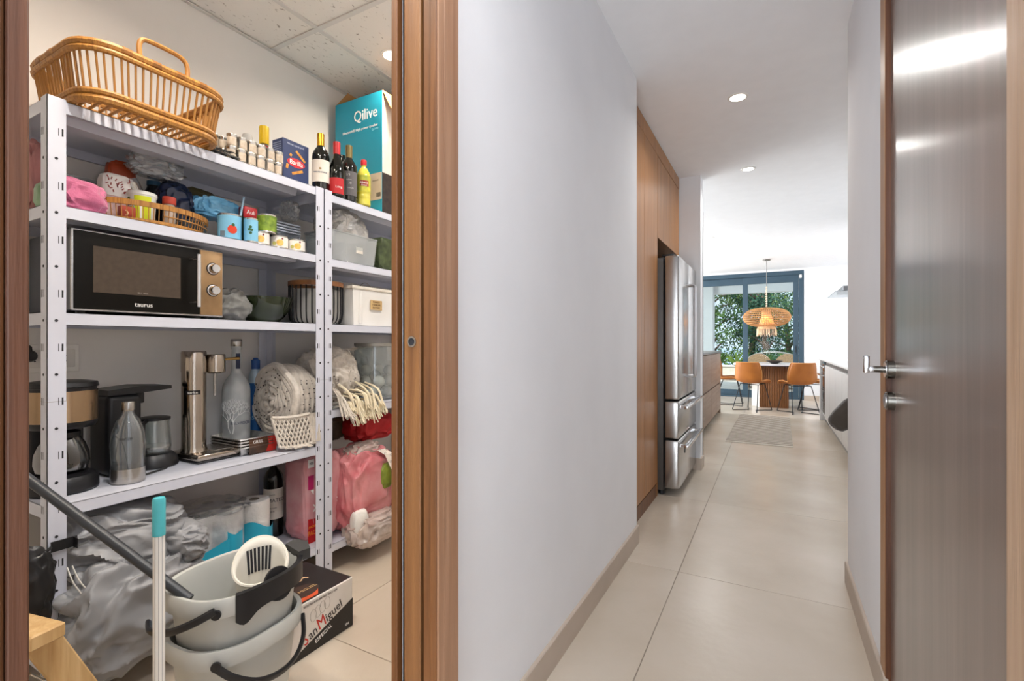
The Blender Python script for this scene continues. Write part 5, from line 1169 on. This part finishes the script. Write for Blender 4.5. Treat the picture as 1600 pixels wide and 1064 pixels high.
# ---------------------------------------------------------------- sliding glass door
fr_m = M('frame_slate_blue', '3a4f5d', .4, .2, var=.03)
gl_m = thin('window_glass', 'f4f8f8', .02, .0, .0)
sd = thing('door_3', 'slate blue framed sliding glass door to the terrace', 'door', (-1.34, FY, 0), kind='structure')
def SF(name, x0, x1, y0, y1, z0, z1): return ob(name, MB().rbox(x0+1.34, x1+1.34, y0, y1, z0, z1, .003, 1), fr_m, sd)
SF('outer_frame', -3.2, .522, .0, .10, 2.43, 2.513); SF('outer_frame', .44, .522, .0, .10, .0, 2.43); SF('outer_frame', -3.2, -3.12, 0, .10, 0, 2.43); SF('threshold', -3.12, .44, 0, .10, 0, .035)
for x0, x1, y0 in ((-.54, .435, .012), (-1.87, -.455, .054), (-3.11, -1.80, .012)):
    lf = SF('leaf_rail', x0, x1, y0, y0+.038, 2.29, 2.428); SF('leaf_rail', x0, x1, y0, y0+.038, .036, .145)
    SF('leaf_stile', x0, x0+.092, y0, y0+.038, .145, 2.29); SF('leaf_stile', x1-.092, x1, y0, y0+.038, .145, 2.29)
    ob('pane', MB().box(x0+1.34+.09, x1+1.34-.09, y0+.016, y0+.022, .14, 2.295), gl_m, sd)
hs = SF('handle_plate', .372, .398, .004, .012, .88, 1.06); ob('pull', MB().tube([(1.725, .006, 1.04), (1.725, -.03, 1.03), (1.725, -.03, .92)], .008, 8), black_mt, hs)
ws = tag(ob('door_sensor', MB().rbox(-.02, .02, -.012, 0, -.04, .03, .006, 2), white_pl, None, (.468, FY-.002, 2.40)), 'small white sensor on the sliding door corner', 'sensor')

# ================================================================ OUTSIDE
struct('floor_terrace', MB().box(-8, 6, FY+.12, 16.2, -.14, -.02), M('terrace_stone', 'cfc9c0', .7, var=.05), 'pale stone terrace outside the glass door', 'terrace')
struct('ceiling_terrace', MB().box(-8, 6, FY+.12, 13.0, 2.52, 2.9).box(-8, 6, 12.72, 13.0, 2.30, 2.52), wall_m, 'white porch roof over the terrace', 'porch roof')
struct('wall_terrace', MB().rbox(-1.70, -1.28, 12.55, 12.95, -.02, 2.52, .01, 1), wall_m, 'white square porch column outside the glass door', 'column')
tag(ob('ground', MB().box(-60, 60, 16.2, 120, -1.9, -1.6), M('dry_garden_ground', '8a8468', .95, col2='6c7350', scale=2)), 'garden ground sloping away beyond the terrace', 'ground', kind='structure')
tag(ob('sea', MB().box(-150, 150, 60, 260, -1.55, -1.5), M('sea_water', '7fa6c8', .15, var=.08, scale=.3)), 'pale blue sea beyond the pine trees', 'sea', kind='structure')
pw = thing('garden_wall', 'low pale planter wall along the terrace edge', 'wall', (-1, 15.9, -.02))
ob('wall_body', MB().rbox(-6, 6, 0, .28, 0, .40, .01, 1), M('planter_stone', 'c9c2b6', .8, var=.06), pw); ob('coping', MB().rbox(-6.05, 6.05, -.03, .31, .40, .45, .008, 1), M('coping_stone', 'd8d2c8', .7), pw)
lf_ms = [M('pine_green', '57782f', .7, col2='2f5026', scale=3), M('pine_light', '8aa145', .7, col2='4f7030', scale=3), M('pine_deep', '3a624a', .7, col2='244636', scale=3)]
bark = M('pine_bark', '6b5a4c', .9, var=.2, scale=14)
def tree(label, x, y, h, rad, seed, mi, zb=-1.6, name='pine_tree'):
    rnd = random.Random(seed); t = thing(name, label, 'tree', (x, y, zb), group='pine trees beyond the terrace')
    lean = rnd.uniform(-.12, .12); ob('trunk', MB().tube([(0, 0, 0), (lean*h*.4, 0, h*.35), (lean*h*.7, .1, h*.65), (lean*h, .1, h*.85)], [.16, .13, .09, .04], 8), bark, t)
    br = MB(); fm = MB()
    for k in range(24):
        z = h*rnd.uniform(.38, .98); a = rnd.uniform(0, 6.28); q = rad*rnd.uniform(.35, 1)*(1.1-.5*abs(z/h-.65)); c = Vector((lean*z+q*math.cos(a), q*math.sin(a), z))
        br.tube([(lean*z*.8, .05, z-.45), c*.6+Vector((lean*z*.4, 0, z*.4-.1)), c], [.045, .03, .012], 5)
        s = rad*rnd.uniform(.32, .55)
        for j in range(260):
            d = Vector((rnd.gauss(0, 1), rnd.gauss(0, 1), rnd.gauss(0, .62))); d = d.normalized()*s*(rnd.random()**.4)
            p = c+d; u = Vector((rnd.gauss(0, 1), rnd.gauss(0, 1), rnd.gauss(.4, 1))).normalized(); w_ = u.orthogonal().normalized(); L = rnd.uniform(.05, .12)
            kk = len(fm.v); fm.v += [tuple(p-w_*L*.28), tuple(p+u*L*.6), tuple(p+w_*L*.28), tuple(p-u*L*.6)]; fm.f.append((kk, kk+1, kk+2, kk+3))
    ob('branches', br, bark, t); me = bpy.data.meshes.new('foliage'); me.from_pydata(fm.v, [], fm.f); me.materials.append(lf_ms[mi]); o = bpy.data.objects.new('foliage', me); COL.objects.link(o); o.parent = t; o['kind'] = 'stuff'
tree('dense dark pine seen through the left glass pane', -1.75, 19.0, 5.3, 1.15, 1, 0)
tree('light green pine crown behind the door mullion', -1.05, 21.5, 5.7, 1.3, 2, 1)
tree('broad pine behind the pendant lamp', -.05, 19.5, 5.0, 1.2, 3, 2)
tree('far pine at the right of the glass door', .75, 24.0, 5.0, 1.5, 4, 0)
tree('tall pine left of the porch column', -4.4, 20.0, 6.0, 1.7, 5, 1)
tree('pine beyond the right end of the terrace wall', 3.4, 21.0, 5.4, 1.6, 6, 2)
def shrub(label, x, y, h, seed, mi):
    rnd = random.Random(seed); t = thing('agave_plant', label, 'plant', (x, y, .43), group='spiky plants along the planter wall')
    for k in range(16):
        a = rnd.uniform(0, 6.28); L = h*rnd.uniform(.7, 1.1); e = rnd.uniform(.35, 1.0); d = Vector((math.cos(a)*e, math.sin(a)*e, 1)).normalized()
        w_ = d.orthogonal().normalized()*.022; p1 = d*L*.55; p2 = d*L+Vector((0, 0, -.12*e*L))
        ob('leaf', MB().add([-w_, w_, p1+w_*.9, p2, p1-w_*.9], [(0, 1, 2, 4), (4, 2, 3)]), lf_ms[mi], t)
for k, (x, l) in enumerate(((-1.45, 'spiky plant below the left glass pane'), (-1.0, 'spiky plant next to the door mullion'), (-.2, 'spiky plant behind the dining table bowl'), (.42, 'spiky plant at the right end of the glass door'), (-2.1, 'spiky plant behind the porch column'))): shrub(l, x, 16.03, .55+.1*(k % 2), 20+k, k % 2)
def sofa():
    t = thing('outdoor_sofa', 'round-backed wicker sofa on the terrace behind the table', 'sofa', (.0, 13.4, -.019))
    wk = M('outdoor_wicker', 'c9a27c', .7, var=.15, scale=40); cu = M('outdoor_cushion', 'd9d3c9', .9)
    ob('frame', MB().rbox(-.62, .62, -.05, .65, .08, .36, .04, 3), wk, t); ob('cushion', MB().rbox(-.56, .56, .05, .63, .36, .46, .04, 3), cu, t)
    for k in (-1, 1): ob('backrest', MB().prism([(k*.31+.30*math.cos(R(a)), .36+.50*math.sin(R(a))**.6) for a in range(0, 181, 15)], -.05, .0, 'y'), wk, t)
    ob('back_rail', MB().tube([(.63*math.cos(R(a)), -.03, .36+.54*math.sin(R(a))**.5) for a in range(0, 181, 10)], .018, 8), cu, t)
    for x in (-.55, .55):
        for y in (.0, .6): ob('leg', MB().tube([(x, y, 0), (x, y, .08)], .02, 8), wk, t)
sofa()
